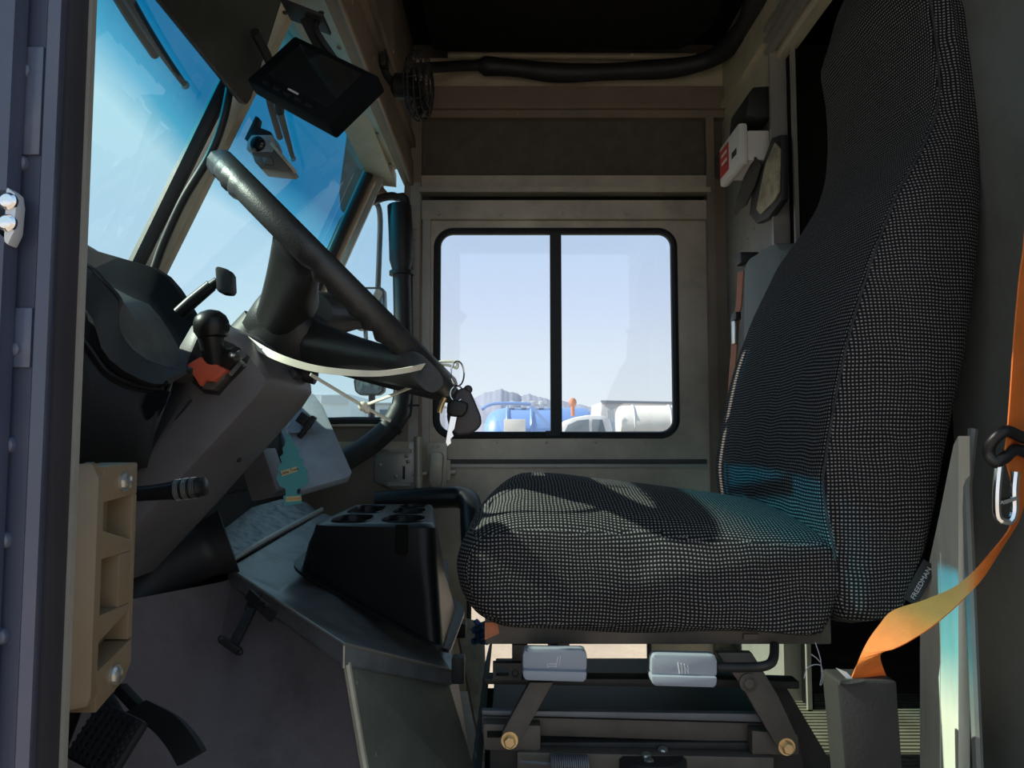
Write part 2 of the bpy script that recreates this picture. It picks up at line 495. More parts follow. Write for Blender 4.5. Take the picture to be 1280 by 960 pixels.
def smooth_path(pts, n=6, loop=False):
    """Catmull-Rom"""
    pts = [V(p) for p in pts]; m = len(pts); out = []
    for i in range(m if loop else m - 1):
        g = lambda k: pts[k % m] if loop else pts[max(0, min(m - 1, k))]
        p0, p1, p2, p3 = g(i - 1), g(i), g(i + 1), g(i + 2)
        for k in range(n):
            t = k / n
            out.append(.5 * ((2 * p1) + (p2 - p0) * t + (2 * p0 - 5 * p1 + 4 * p2 - p3) * t * t + (3 * p1 - p0 - 3 * p2 + p3) * t ** 3))
    if not loop: out.append(pts[-1])
    return out
# ================================================================== camera, sky, sun
cd = bpy.data.cameras.new('camera'); cam = bpy.data.objects.new('camera', cd); COL.objects.link(cam)
cam.location = CAM; cam.rotation_euler = (PI / 2 + PITCH, 0, 0)
cd.sensor_width = 36.0; cd.lens = 36.0 * FPX / 1280.0; cd.clip_start = .02; cd.clip_end = 5000
SC.camera = cam

w = bpy.data.worlds.new('sky'); SC.world = w
nt = nodes_of(w); N, L = nt.nodes, nt.links
wo = N.new('ShaderNodeOutputWorld'); bg = N.new('ShaderNodeBackground')
L.new(bg.outputs[0], wo.inputs[0])
tc = N.new('ShaderNodeTexCoord'); sp = N.new('ShaderNodeSeparateXYZ'); L.new(tc.outputs['Generated'], sp.inputs[0])
rp = N.new('ShaderNodeValToRGB'); e = rp.color_ramp.elements
e[0].position = 0.0; e[0].color = (.90, .95, .98, 1)
e[1].position = 1.0; e[1].color = (.34, .54, .90, 1)
for p, c in ((.05, (.88, .94, .99, 1)), (.10, (.82, .90, .985, 1)), (.17, (.70, .80, .98, 1)), (.25, (.60, .75, .96, 1)), (.36, (.60, .81, .94, 1)), (.6, (.50, .74, .93, 1))):
    q = e.new(p); q.color = c
L.new(sp.outputs['Z'], rp.inputs['Fac']); L.new(rp.outputs['Color'], bg.inputs['Color'])
bg.inputs['Strength'].default_value = 1.0

SUN = V((1.0, 0.03, -0.745)).normalized()
sl = bpy.data.lights.new('sun', 'SUN'); sl.energy = 8.0; sl.angle = math.radians(.55); sl.color = (1.0, .91, .76)
so = bpy.data.objects.new('sun', sl); COL.objects.link(so); so.location = (-6, 0, 6)
so.rotation_euler = SUN.to_track_quat('-Z', 'Y').to_euler()

SC.view_settings.view_transform = 'Standard'; SC.view_settings.look = 'None'
SC.view_settings.gamma = 1.0; SC.view_settings.use_curve_mapping = False
SC.view_settings.exposure = 0.0

# ================================================================== the van's shell
FW, NW, BX, CZ = 2.35, 0.50, 0.66, 1.86      # far wall, near wall, bulkhead, ceiling
XZ = lambda a, b, Y=FW: V((a, Y, b))
def fx(px, Y=FW): return (px - 640) / FPX * Y       # rough X at a depth
def pz(py, Y=FW, px=640): return P(px, py, Y=Y).z
def pX(px, py, Y=FW): return P(px, py, Y=Y).x

# floor: cab floor (ribbed plate) and sunk step by the passenger door
m = MB()
m.box2((-1.0, NW - .05, -.04), (2.9, 1.93, 0))
m.box2((.62, 1.93, -.04), (2.9, FW + .05, 0))
m.box2((-1.0, 1.93, -.04), (-.45, FW + .05, 0))
for k in range(52):
    y = .98 + k * .018
    m.box2((.28, y, 0), (1.6, y + .007, .004))
floor = struct(m.build('floor', 'floor'), 'ribbed metal cab floor under the driver seat', 'floor')
m = MB()
m.box2((-.45, 1.93, -.27), (.62, FW + .05, -.24)); m.box2((-.45, 1.90, -.24), (.62, 1.929, -.041))
struct(m.build('floor_step', 'floor'), 'sunken step inside the passenger door', 'step')

# ground outside
m = MB(); m.box2((-700, -40, -.80), (700, 900, -.75))
struct(m.build('ground', 'ground', smooth=None), 'pale gravel yard outside the van', 'ground')

# ceiling
m = MB(); m.box2((-.62, .42, CZ), (2.9, FW + .06, CZ + .05))
# black slab with a rounded end, in place of shade, hanging just under the ceiling
struct(m.build('ceiling', 'ceiling'), 'black headliner over the cab', 'ceiling')

# ---- far wall (passenger side)
x0, x1 = pX(525, 400), pX(884, 400)
zd0, zd1 = -.24, pz(252)
zs = pz(577)                                   # seam between the window half and the kick panel
# wall above the door
m = MB()
m.box2((x0 - .035, FW, pz(226)), (BX + .02, FW + .04, CZ))
struct(m.build('wall_back', 'panel_dark'), 'dark perforated panel wall above the passenger door', 'wall')
wb = bpy.data.objects['wall_back']
m = MB(); m.box2((x0 - .03, FW - .03, pz(152)), (BX, FW - .001, pz(113))); m.box2((x0 - .03, FW - .045, pz(143)), (BX, FW - .03, pz(137)))
for k in range(7): m.screw((x0 + .02 + k * .14, FW - .03, pz(147)), (0, -1, 0), .005)
m.build('beam', 'panel_brown', wb)
m = MB(); m.box2((x0 - .03, FW - .012, pz(113)), (BX, FW - .001, pz(75)))
for k in range(6): m.screw((x0 + .15 + k * .14, FW - .012, pz(108)), (0, -1, 0), .005)
m.build('upper_panel', 'alu_tan', wb)
m = MB(); m.tube([P(560, 69, Y=FW - .03), P(870, 71, Y=FW - .03)], .011, 12)
for q in (612, 790): m.cyl(P(q, 69, Y=FW - .042), P(q, 69, Y=FW - .005), .006)
m.build('conduit_tube', 'alu_tan', wb)
m = MB(); m.box2((x0, FW - .028, pz(240)), (x1 + .005, FW - .001, pz(223))); m.box2((x0, FW - .05, pz(246)), (x1 + .005, FW - .001, pz(240)))
m.build('door_rail', 'alu', wb)
m = MB(); m.box2((x0 - .03, FW + .035, pz(262)), (BX, FW + .06, pz(220))); m.build('gap_backing', 'rubber', wb)  # dark backing added behind the gap to shut out daylight
m = MB(); m.box2((x1 + .004, FW - .02, -.27), (BX + .02, FW + .04, pz(226)))
m.box2((x1 - .002, FW - .035, pz(565)), (x1 + .022, FW - .0205, pz(152)))
for k in range(2): m.screw((x1 + .05 + .04 * k, FW - .02, pz(228)), (0, -1, 0), .004)
m.build('door_pillar', 'panel_brown', wb)

# ---- passenger door
door = thing('door_1', 'grey metal passenger door with a two-pane sliding window', 'door', ((x0 + x1) / 2, FW, zd0))
door['kind'] = 'structure'
wx0, wx1, wz0, wz1 = pX(545, 420), pX(845, 420), pz(545), pz(288)
ux0, ux1, uz0, uz1 = (wx0 + wx1) / 2, 0, 0, 0
inner = rrect((wx0 + wx1) / 2, (wz0 + wz1) / 2, wx1 - wx0, wz1 - wz0, .052)
outer = rect_like(x0, zs, x1, zd1)
m = MB(); m.ringplate([XZ(a, b) for a, b in outer], [XZ(a, b) for a, b in inner], (0, .03, 0))
for k in range(5): m.screw((wx0 + .04 + k * .15, FW, pz(553)), (0, -1, 0), .005)
for k in range(5): m.screw((wx0 + .02 + k * .16, FW, pz(281)), (0, -1, 0), .003)
for k in range(5): m.screw((wx1 + .022, FW, pz(320 + 50 * k)), (0, -1, 0), .003)
m.build('window_panel', 'alu', door)
cx0, cx1, cz0, cz1 = pX(585, 800), pX(813, 830), -.16, pz(700)
outer = rect_like(x0, zd0, x1, zs)
inner = rrect((cx0 + cx1) / 2, (cz0 + cz1) / 2, cx1 - cx0, cz1 - cz0, .03)
m = MB(); m.ringplate([XZ(a, b) for a, b in outer], [XZ(a, b) for a, b in inner], (0, .03, 0))
m.build('kick_panel', 'alu', door)
m = MB(); m.box2((x0 + .06, FW - .014, pz(584)), (x1 - .01, FW - .001, pz(580))); m.build('ledge', 'alu_pale', door)  # pale bar: the rail's highlight line is put into its colour
m = MB(); m.box2((x0 + .06, FW - .006, pz(579.5)), (x1 - .01, FW - .001, pz(574))); m.build('groove', 'brown_steel', door)
m = MB(); m.box2((x0 + .002, FW - .022, pz(276)), (x1 - .002, FW - .001, pz(253)))
for q in (548, 626, 704, 784, 863): m.hexbolt(P(q, 267, Y=FW - .022), (0, -1, 0), .0065, .006)
m.build('top_rail', 'alu', door)
m = MB(); m.box2((pX(528, 420), FW - .02, pz(560)), (pX(538, 420), FW - .001, pz(272)))
m.build('edge_strip', 'alu_pale', door)
m = MB(); m.box2((pX(513, 420), FW - .03, pz(560)), (pX(525, 420), FW + .03, pz(232)))
m.box2((pX(514, 265), FW - .036, pz(290)), (pX(524, 265), FW - .0301, pz(268)))
struct(m.build('trim_3', 'alu_pale'), 'bright vertical strip beside the passenger door', 'trim')

def gasket(name, loop, r, parent=None, Y=FW):
    m = MB(); m.tube([XZ(a, b, Y) for a, b in loop], r, 8, loop=True)
    return m.build(name, 'rubber', parent)
inner = rrect((wx0 + wx1) / 2, (wz0 + wz1) / 2, wx1 - wx0 - .004, wz1 - wz0 - .004, .05)
win = thing('window_1', 'two-pane sliding side window in the passenger door', 'window', ((wx0 + wx1) / 2, FW, wz0))
win['kind'] = 'structure'
gasket('gasket', inner, .012, win, FW + .004)
m = MB(); m.box2((pX(688, 420), FW - .004, wz0), (pX(702, 420), FW + .022, wz1)); m.box2((pX(682, 540), FW - .012, wz0), (pX(700, 540), FW - .0041, wz0 + .016))
m.build('centre_bar', 'rubber', win)
ins = rrect((wx0 + wx1) / 2, (wz0 + wz1) / 2, wx1 - wx0 - .006, wz1 - wz0 - .006, .05)
def pane_half(xa, xb, Y):
    pts = [(min(max(a, xa), xb), b) for a, b in ins]
    out = []
    for q in pts:
        if not out or (abs(out[-1][0] - q[0]) + abs(out[-1][1] - q[1])) > 1e-4: out.append(q)
    return [XZ(a, b, Y) for a, b in out]
xm = pX(695, 420)
m = MB(); m.prism(pane_half(wx0, xm, FW + .008), (0, .004, 0)); m.build('pane', 'g_door', win, smooth=None)
m = MB(); m.prism(pane_half(xm, wx1, FW + .014), (0, .004, 0)); m.build('pane', 'g_door', win, smooth=None)
# low kerb window in the kick panel
win = thing('window_5', 'low kerb window in the foot of the passenger door', 'window', ((cx0 + cx1) / 2, FW, cz0))
win['kind'] = 'structure'
gasket('gasket', rrect((cx0 + cx1) / 2, (cz0 + cz1) / 2, cx1 - cx0 - .004, cz1 - cz0 - .004, .028), .008, win, FW + .004)
m = MB(); m.prism([XZ(a, b, FW + .01) for a, b in rrect((cx0 + cx1) / 2, (cz0 + cz1) / 2, cx1 - cx0 - .006, cz1 - cz0 - .006, .028)], (0, .004, 0)); m.build('pane', 'g_kerb', win, smooth=None)

# ---- far wall ahead of the door: quarter window panel
QY = 2.32
qpx = [(481, 247), (496, 247), (509, 262), (511, 400), (511, 500), (500, 524), (440, 526), (392, 526), (370, 515), (372, 455), (392, 385), (412, 335), (432, 288), (452, 258)]
opx = [(478, 244.5), (500, 244.5), (527, 244.5), (527, 400), (527, 540), (527, 840), (440, 840), (360, 840), (330, 840), (330, 455), (376, 385), (398, 335), (424, 275), (446, 244.5)]
qin = [P(a, b, Y=QY) for a, b in qpx]; qout = [P(a, b, Y=QY) for a, b in opx]
m = MB(); m.ringplate(qout, qin, (0, .03, 0))
hin = [P(a, b, Y=QY) for a, b in ((487, 243), (478, 233), (478, 222), (484, 213), (496, 206), (507, 214), (505, 243))]
hout = [P(a, b, Y=QY) for a, b in ((480, 244.4), (426, 262), (424, 240), (440, 120), (527, 120), (527, 200), (527, 244.4))]
m.ringplate(hout, hin, (0, .03, 0))
quarter = struct(m.build('wall_corner', 'panel_brown', smooth=30), 'brown-grey sheet metal around the quarter window ahead of the passenger door', 'wall')
m = MB(); m.box2((pX(400, 548, QY), QY - .012, pz(533, QY)), (pX(500, 548, QY), QY - .001, pz(528, QY)))
m.box2((pX(395, 548, QY), QY - .02, pz(562, QY)), (pX(512, 548, QY), QY - .001, pz(552, QY)))
m.build('sill', 'alu_tan', quarter)
win = thing('window_4', 'quarter window between windshield and passenger door', 'window', P(440, 526, Y=QY)); win['kind'] = 'structure'
sm = smooth_path([p + V((0, -.004, 0)) for p in qin], 4, True)
m = MB(); m.tube(sm, .013, 8, loop=True); m.build('gasket', 'rubber', win)
m = MB(); m.prism([p + V((0, .012, 0)) for p in qin], (0, .004, 0)); m.build('pane', 'g_quarter', win, smooth=None)

win = thing('window_6', 'small light opening above the quarter window under the header', 'window', P(492, 243, Y=QY)); win['kind'] = 'structure'
m = MB(); m.prism([p + V((0, .012, 0)) for p in hin], (0, .004, 0)); m.build('pane', 'g_quarter', win, smooth=None)
# ---- windshield: two raked panes, centre post, corner posts
def cxz(z): return -.716 + .457 * (z - .95)          # centre line
def kxz(z): return -.635 + .43 * (z - .95)          # outer corners
YC, YR, YL = 1.45, 2.27, .80
zb, zt = .84, 1.58
def wp(side, t, z):
    """windshield surface: side -1 driver pane, +1 passenger pane, t 0 at centre 1 at corner"""
    ye = YR if side > 0 else YL
    return V((cxz(z) * (1 - t) + kxz(z) * t, YC + (ye - YC) * t, z))
for i, side in ((2, -1), (3, 1)):
    win = thing('window_%d' % i, 'blue-banded windshield pane ' + ('nearer the driver door' if side < 0 else 'on the passenger side, behind the steering wheel'), 'windshield', wp(side, .5, zb)); win['kind'] = 'structure'
    m = MB(); q = [wp(side, .035, zb), wp(side, .965, zb), wp(side, .965, zt), wp(side, .035, zt)]
    m.sheet([[wp(side, .03 + .94 * t / 8, zb + (zt - zb) * k / 8) for t in range(9)] for k in range(9)])
    m.build('pane', 'g_wind', win, smooth=None)
    m = MB()
    lo = [wp(side, t, z) + V((.012, 0, 0)) for t, z in ((.05, zb + .02), (.93, zb + .02), (.965, zb + .06), (.965, zt - .10), (.92, zt - .03), (.05, zt - .03))]
    m.tube(lo, .016, 8, loop=True); m.build('gasket', 'rubber', win)
m = MB()
a, b = V((cxz(.80), YC, .80)), V((cxz(1.62), YC, 1.62))
m.bar(a + V((.01, .02, 0)), b + V((.01, .02, 0)), .07, .03, (0, 1, 0), .006)
for k in range(4): m.screw(a.lerp(b, .2 + k * .2) + V((.03, .045, 0)), (1, 0, .4), .006)
post = struct(m.build('trim_2', 'alu_tan'), 'metal centre post between the windshield panes', 'post')
m = MB(); m.tube(smooth_path([P(193, 336, Y=1.40), P(204, 305, Y=1.40), P(229, 250, Y=1.39), P(262, 195, Y=1.385), P(279, 150, Y=1.38), P(288, 105, Y=1.38)]), .008, 10)
o = m.build('wiring_loom', 'rubber'); tag(o, 'black cable running down the windshield centre post', 'cable')
m = MB()
a, b = V((kxz(.78), YR + .02, .78)), V((kxz(1.46), YR + .02, 1.46))
m.bar(a + V((.02, -.005, 0)), b + V((.02, -.005, 0)), .05, .05, (0, 1, 0), .008)
m.bar(a + V((.05, -.03, 0)), b + V((.05, -.03, 0)), .018, .012, (0, 1, 0), .003)
struct(m.build('trim_4', 'alu'), 'metal corner post between windshield and quarter window', 'post')
m = MB(); a, b_ = V((cxz(.80), YC, .80)), V((cxz(1.62), YC, 1.62)); m.bar(a + V((.030, .026, 0)), b_ + V((.030, .026, 0)), .018, .012, (0, 1, 0), .003); m.build('edge_strip', 'alu_pale', post)
# cowl below the windshield and near front corner
m = MB()
m.prism([V((-.72, NW, -.3)), V((-.72, NW, zb)), V((-.66, NW, zb)), V((-.66, NW, -.3))], (0, FW - NW + .03, 0))
m.prism([V((-.70, YL, zb)), V((-.64, YL, zb)), V((-.30, YL, 1.62)), V((-.40, YL, 1.62))], (0, -(YL - NW + .05), 0))
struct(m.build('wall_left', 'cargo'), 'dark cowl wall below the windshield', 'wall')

# windshield top rail, fascia and header box
m = MB()
def prof(pts, ya, yb): m.prism([V((x, ya, z)) for x, z in pts], (0, yb - ya, 0))
m.prism([V((kxz(1.40) + .005, QY, 1.40)), V((kxz(1.40) + .085, QY, 1.39)), V((kxz(1.40) + .085, QY, 1.43)), V((kxz(1.40) + .005, QY, 1.44))], (0, -.85, .05))
m.bar(V((-.415, QY, 1.405)), V((-.43, 1.45, 1.47)), .022, .016, (0, 0, 1), .003)
for k in range(4):
    m.screw(V((-.428, QY - .1 - k * .18, 1.41 + .011 * k)), (.5, 0, -1), .006)
struct(m.build('trim_5', 'alu_tan'), 'pale metal rail along the top of the passenger windshield', 'trim')
m = MB()   # header box: bottom plate, inner face, folded lip
hz = lambda x: 1.405 + (-.337 - x) * .5215
m.prism([V((x, y, hz(x))) for x, y in ((-.337, .45), (-.50, .45), (-.50, 1.84), (-.455, 1.93), (-.375, 2.06), (-.352, 2.16), (-.337, 2.20))], (0, 0, .018))
prof([(-.50, 1.49), (-.62, 1.60), (-.62, CZ), (-.60, CZ), (-.60, 1.61), (-.50, 1.51)], 2.0, .45)
hd = struct(m.build('wall_header', 'alu_tan'), 'metal header box above the windshield', 'header')
m = MB(); prof([(-.337, 1.405), (-.312, 1.405), (-.312, CZ - .001), (-.337, CZ - .001)], FW - .001, .45)
m.build('inner_face', 'panel_brown', hd)
m = MB(); prof([(-.312, 1.40), (-.304, 1.398), (-.304, 1.47), (-.312, 1.47)], FW - .03, .45)
m.tube([V((-.310, .46, 1.402)), V((-.310, FW - .03, 1.402))], .007, 8)
for k in range(7): m.screw(V((-.304, .75 + k * .22, 1.45)), (1, 0, 0), .006); m.screw(V((-.352, .85 + k * .22, 1.41)), (-.3, 0, -1), .005)
m.build('folded_lip', 'panel_brown', hd)
m = MB(); prof([(-.312, 1.515), (-.298, 1.515), (-.298, 1.54), (-.312, 1.54)], FW - .03, .45)
m.build('edge_channel', 'panel_brown', hd)
m = MB()
m.prism([V((-.304, 1.50, 1.56)), V((-.304, 1.92, 1.55)), V((-.304, 1.62, 1.84)), V((-.304, 1.30, 1.84))], (.01, 0, 0))
for y, z in ((1.58, 1.60), (1.50, 1.70), (1.44, 1.78), (1.84, 1.575)): m.screw(V((-.294, y, z)), (1, 0, 0), .006)
m.build('access_cover', 'panel_brown', hd)
# dim upper cap with a glossy blue-grey sheet beside the header
m = MB(); m.prism([P(420, 138, Y=2.26), P(466, 170, Y=2.26), P(484, 205, Y=2.26), P(452, 212, Y=2.26)], (.0, .02, .0))
struct(m.build('trim_6', 'lid'), 'dim blue-grey sheet panel between header and windshield rail', 'trim')

# ---- bulkhead behind the seats
m = MB()
ztop = P(907, 138, Y=FW).z
ydoor0, ydoor1 = 1.86, 1.10
m.box2((BX, ydoor1 + .76, 0), (BX + .03, FW, 1.50))
for k in range(6): m.screw((BX, FW - .05 - .06 * k, 1.14 + .012 * k), (-1, 0, 0), .004)
bk = struct(m.build('wall_right', 'bulk'), 'metal bulkhead behind the seats on the passenger side', 'wall')
m = MB()
m.box2((BX, NW - .05, 1.56), (BX + .03, FW, CZ)); m.box2((BX, 1.86, 1.501), (BX + .03, FW, 1.56))
m.box2((BX - .014, 1.2, ztop - .012), (BX - .0005, FW - .04, ztop + .006))
for k in range(4): m.screw((BX, FW - .10 - .10 * k, ztop + .14), (-1, 0, 0), .005)
m.build('fascia', 'alu_tan', bk)
m = MB()
m.box2((BX - .02, 1.848, 0), (BX + .02, 1.8595, 1.58)); m.box2((BX + .012, 1.79, 0), (BX + .022, 1.80, 1.58))
for dz in (0, .03, .06): m.box2((BX - .03, .6, 1.575 + dz), (BX - .012, 1.86, 1.585 + dz))
tk = struct(m.build('trim_7', 'alu_pale'), 'sliding door track framing the dark cargo doorway', 'trim')
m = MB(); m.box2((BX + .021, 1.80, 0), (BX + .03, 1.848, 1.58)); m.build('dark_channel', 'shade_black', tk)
# near bulkhead panel on the driver side (right edge of the picture)
m = MB()
m.box2((BX, NW - .05, 0), (BX + .03, 1.15, 1.559))
nb = struct(m.build('wall_bulkhead', 'teal_panel'), 'grey-green metal bulkhead panel right behind the driver seat', 'wall')
m = MB(); m.tube([V((.556, .946, 0)), V((.556, .946, .56)), V((.575, .96, .63))], .006, 8)
for k in range(3): m.screw(V((BX, .93 - .02 * k, .25 + .16 * k)), (-1, 0, 0), .004)
m.build('edge_fold', 'teal_panel', nb)
XP = .545
m = MB(); m.prism([P(x, y, X=XP) for x, y in ((1150, 1010), (1150, 750), (1162, 700), (1174, 645), (1184, 595), (1192, 556), (1198, 545), (1198, 1010))], (.014, 0, 0)); m.prism([P(x, y, X=XP - .001) for x, y in ((1172, 1010), (1172, 690), (1175, 690), (1175, 1010))], (.003, 0, 0))
struct(m.build('trim_8', 'post'), 'cream sunlit post between seat back and bulkhead', 'post')
# dark cargo space behind
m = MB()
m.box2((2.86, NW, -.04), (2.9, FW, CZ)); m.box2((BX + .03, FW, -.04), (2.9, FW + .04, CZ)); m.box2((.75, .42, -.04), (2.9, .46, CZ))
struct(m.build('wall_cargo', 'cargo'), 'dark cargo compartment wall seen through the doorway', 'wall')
m = MB(); m.box2((.95, 1.5, .98), (1.35, FW - .001, 1.0)); m.box2((.95, 1.5, .93), (.97, FW - .001, .98))
o = m.build('cargo_shelf', 'panel_brown'); tag(o, 'dim shelf inside the dark cargo doorway', 'shelf')
# driver-side wall above the open doorway
m = MB(); m.box2((-.70, .42, 1.66), (2.9, .46, CZ + .05)); m.box2((-.70, .42, -.3), (-.45, .46, 1.66))
struct(m.build('wall_front', 'blue'), 'blue body side around the open driver doorway', 'wall')

# ---- jamb at the left edge of the picture (near)
m = MB()
def col(xa, xb, ya, yb): m.box2((xa, ya, -.10), (xb, yb, 1.70), .002)
xj = lambda px: (px - 649) / FPX
pr = [(-.60, .470), (xj(4) * .47, .470), (xj(6) * .47, .482), (xj(14) * .48, .486), (xj(46) * .486, .486), (xj(50) * .478, .476), (xj(64) * .476, .476), (xj(70) * .49, .495), (xj(76) * .49, .498),
      (xj(84) * .50, .502), (xj(96) * .505, .508), (xj(101) * .51, .512), (xj(104) * .512, .509), (xj(109) * .512, .512), (xj(102) * .56, .56), (-.60, .56)]
m.prism([V((x, y, -.15)) for x, y in pr], (0, 0, 1.9))
jamb = struct(m.build('trim_1', 'blue', smooth=20), 'dark blue riveted door jamb at the driver doorway', 'door jamb')
m = MB(); m.box2((xj(67) * .49, .488, -.15), (xj(103) * .51, .5095, 1.74), .003)
m.build('seal_strip', 'seal', jamb)
m = MB(); m.box2((xj(103.6) * .512, .508, -.15), (xj(109) * .512, .5135, 1.74))
m.build('bright_edge', 'alu_pale', jamb)
m = MB()
for a, b in ((33, 90), (28, 205), (20, 437), (12, 556), (6, 675), (3, 795)):
    m.lathe(P(a, b, Y=.486), (0, -1, 0), [(-.001, .0052), (.002, .0052), (.0038, .004), (.0046, .0012)], 16)
m.build('rivets', 'blue_pale', jamb)
m = MB()
for z0_, z1_ in ((P(20, 195, Y=.486).z, P(20, 60, Y=.486).z), (P(20, 460, Y=.486).z, P(20, 385, Y=.486).z)):
    m.box2((xj(12) * .486, .4835, z0_), (xj(47) * .486, .487, z1_), .0015)
m.build('patch_plate', 'blue_pale', jamb)
# striker bracket with two screw heads
hb = thing('strike_bracket', 'small silver bracket with two round screw heads on the blue door jamb', 'bracket', P(14, 300, Y=.476))
m = MB(); m.prism([P(a, b, Y=.480) for a, b in ((-14, 240), (22, 240), (31, 247), (33, 262), (30, 295), (22, 312), (12, 302), (-14, 300))], (0, -.010, 0), .002)
m.build('plate', 'silver', hb)
for a, b in ((11, 252), (10, 279)):
    m = MB(); m.lathe(P(a, b, Y=.470), (0, -1, 0), [(-.001, .0055), (.0012, .0055), (.003, .004), (.0036, .0012)], 18); m.build('screw_head', 'chrome', hb)
# ================================================================== tan door block on the jamb
t = thing('door_guide_block', 'tan plastic guide block with two bolts on the edge of the blue door jamb', 'door guide', P(130, 885, Y=.56))
zt_, zb_ = P(130, 580, Y=.56).z, P(130, 886, Y=.56).z
xf, ya_, yb_ = -.2985, .560, .616
def zz(py): return P(130, py, Y=.575).z
m = MB()
# long chamfered spine facing the camera
m.prism([V((-.330, .548, zb_ + .006)), V((-.330, .548, zt_ - .006)), V((-.330, .60, zt_)), V((-.330, .60, zb_ + .012))], (.006, 0, 0))
sec = [(-.3265, .545), (-.3115, .545), (xf, .558), (xf, .566), (-.3265, .566)]
def lv(z, k=1.0): return [V((-.3265 + (x + .3265) * k, .566 + (y - .566) * k, z)) for x, y in sec]
m.rings([lv(zb_ + .002, .90), lv(zb_ + .008), lv(zt_ - .010), lv(zt_, .78)])
# pads, rails and webs of the open face (x = xf)
def web(pts, dx=.028): m.prism([V((xf, y, z)) for y, z in pts], (-dx, 0, 0), .0012)
web([(.566, zz(583)), (.614, zz(580)), (.616, zz(583)), (.616, zz(622)), (.566, zz(627))])
web([(.566, zz(835)), (.616, zz(815)), (.616, zz(848)), (.606, zz(866)), (.566, zz(886))])
web([(.6095, zz(622)), (.616, zz(622)), (.616, zz(815)), (.6095, zz(815))])
web([(.566, zz(661)), (.6095, zz(682)), (.6095, zz(697)), (.566, zz(697))])
web([(.592, zz(697)), (.6095, zz(697)), (.6095, zz(766)), (.592, zz(766))])
web([(.566, zz(766)), (.6095, zz(766)), (.6095, zz(776)), (.566, zz(800))])
m.box2((xf - .026, .564, zb_ + .01), (xf - .020, .615, zt_ - .008))
m.build('body', 'tan', t)
for py, yy in ((604, .594), (851, .590)):
    m = MB(); p = V((xf, yy, zz(py)))
    m.lathe(p, (1, 0, 0), [(-.001, .0075), (.001, .0075)], 20); m.hexbolt(p, (1, 0, 0), .0056, .005)
    m.build('bolt', 'steel', t)

# ================================================================== dashboard with instrument hood
t = thing('dashboard', 'charcoal dashboard with a deep curved instrument hood at the left', 'dashboard', P(150, 560, Y=1.15))
A = [(30, 300), (75, 318), (112, 334), (132, 354), (150, 375), (147, 388), (146, 402), (150, 420), (165, 440), (186, 454), (210, 461), (240, 463)]
B = [(30, 312), (75, 322), (135, 356), (165, 372), (186, 380), (200, 396), (212, 414), (222, 432), (228, 446), (236, 456), (242, 460), (250, 462)]
Ct = [(30, 262), (75, 290), (112, 312), (150, 323), (188, 334), (205, 345), (218, 360), (230, 378), (240, 395), (247, 410), (252, 428), (256, 445)]
rowA = [P(a, b, Y=.97) for a, b in A]
rowA2 = [P(a, b, Y=.985) + V((0, 0, .004)) for a, b in A]
rowB = [P(a, b, Y=1.16) for a, b in B]
rowB1 = [(p * .55 + q * .45) + V((.0, 0, -.018)) for p, q in zip(rowA, rowB)]
rowC = [P(a, b, Y=1.36) for a, b in Ct]
rowC1 = [(p * .5 + q * .5) + V((-.015, .02, -.01)) for p, q in zip(rowB, rowC)]
rowD = [p + V((0, .03, .004)) for p in rowC]
rowE = [p + V((-.10, .12, -.03)) for p in rowC]
m = MB(); m.sheet([rowB, rowC1, rowC, rowD, rowE], .006)
m.build('instrument_hood', 'hood', t, smooth=60)
m = MB(); m.sheet([rowA2, rowB1, rowB], .004)
m.build('instrument_recess', 'dash_dust', t, smooth=60)
# near cheek under the recess rim, rolling down to the footwell
G = [[P(a, b, Y=.97) for a, b in A]]
cheek = [[(30, 335), (75, 358), (104, 376), (120, 400), (126, 420), (130, 434), (140, 448), (158, 462), (178, 472), (196, 478), (215, 480), (240, 480)],
         [(30, 400), (75, 410), (104, 424), (116, 440), (126, 455), (136, 464), (150, 472), (165, 478), (182, 482), (200, 486), (215, 488), (240, 490)],
         [(30, 440), (75, 444), (104, 450), (116, 462), (128, 474), (140, 482), (152, 488), (168, 492), (184, 495), (200, 497), (216, 498), (240, 500)],
         [(30, 520), (75, 520), (104, 520), (116, 520), (128, 520), (140, 520), (152, 522), (168, 524), (184, 526), (200, 526), (216, 526), (240, 526)],
         [(30, 572), (75, 572), (104, 572), (116, 572), (128, 573), (140, 574), (152, 575), (168, 576), (184, 572), (200, 560), (216, 560), (240, 560)],
         [(30, 590), (75, 590), (104, 592), (116, 592), (128, 593), (140, 594), (152, 594), (168, 594), (184, 590), (200, 580), (216, 580), (240, 580)]]
ys = [.955, .975, .965, .965, 1.0, 1.10]
def clampx(a, b):
    lim = 228 if b < 462 else 222 - (b - 462) * .55 if b < 490 else 206 - (b - 490) * .30
    return min(a, lim)
for row, y in zip(cheek, ys): G.append([P(clampx(a, b), b, Y=y) for a, b in row])
m = MB(); m.sheet(G, .006)
m.build('side_cheek', 'dash', t, smooth=50)
m = MB()
for off, yy in ((0, .962), (5, .965)):
    m.tube(smooth_path([P(a, b + off, Y=yy - .004) for a, b in ((104, 424), (116, 440), (126, 455), (136, 466), (150, 474), (165, 480), (182, 484), (204, 487))], 3), .003, 6)
m.tube(smooth_path([P(a, b, Y=.966) for a, b in A], 3), .0035, 6)
m.build('edge_bead', 'rubber', t)
m = MB()   # dash body running across the cab under the windshield
m.prism([V((x, 1.10, z)) for x, z in ((-.70, .84), (-.66, .86), (-.62, .80), (-.61, .62), (-.61, .50), (-.70, .48))], (0, .92, 0), .01)
m.build('lower_dash', 'dash', t)
m = MB()
m.prism([P(a, b, Y=.954) for a, b in ((184, 492), (204, 488), (198, 505), (189, 520), (183, 525), (177, 508))], (0, .02, 0))
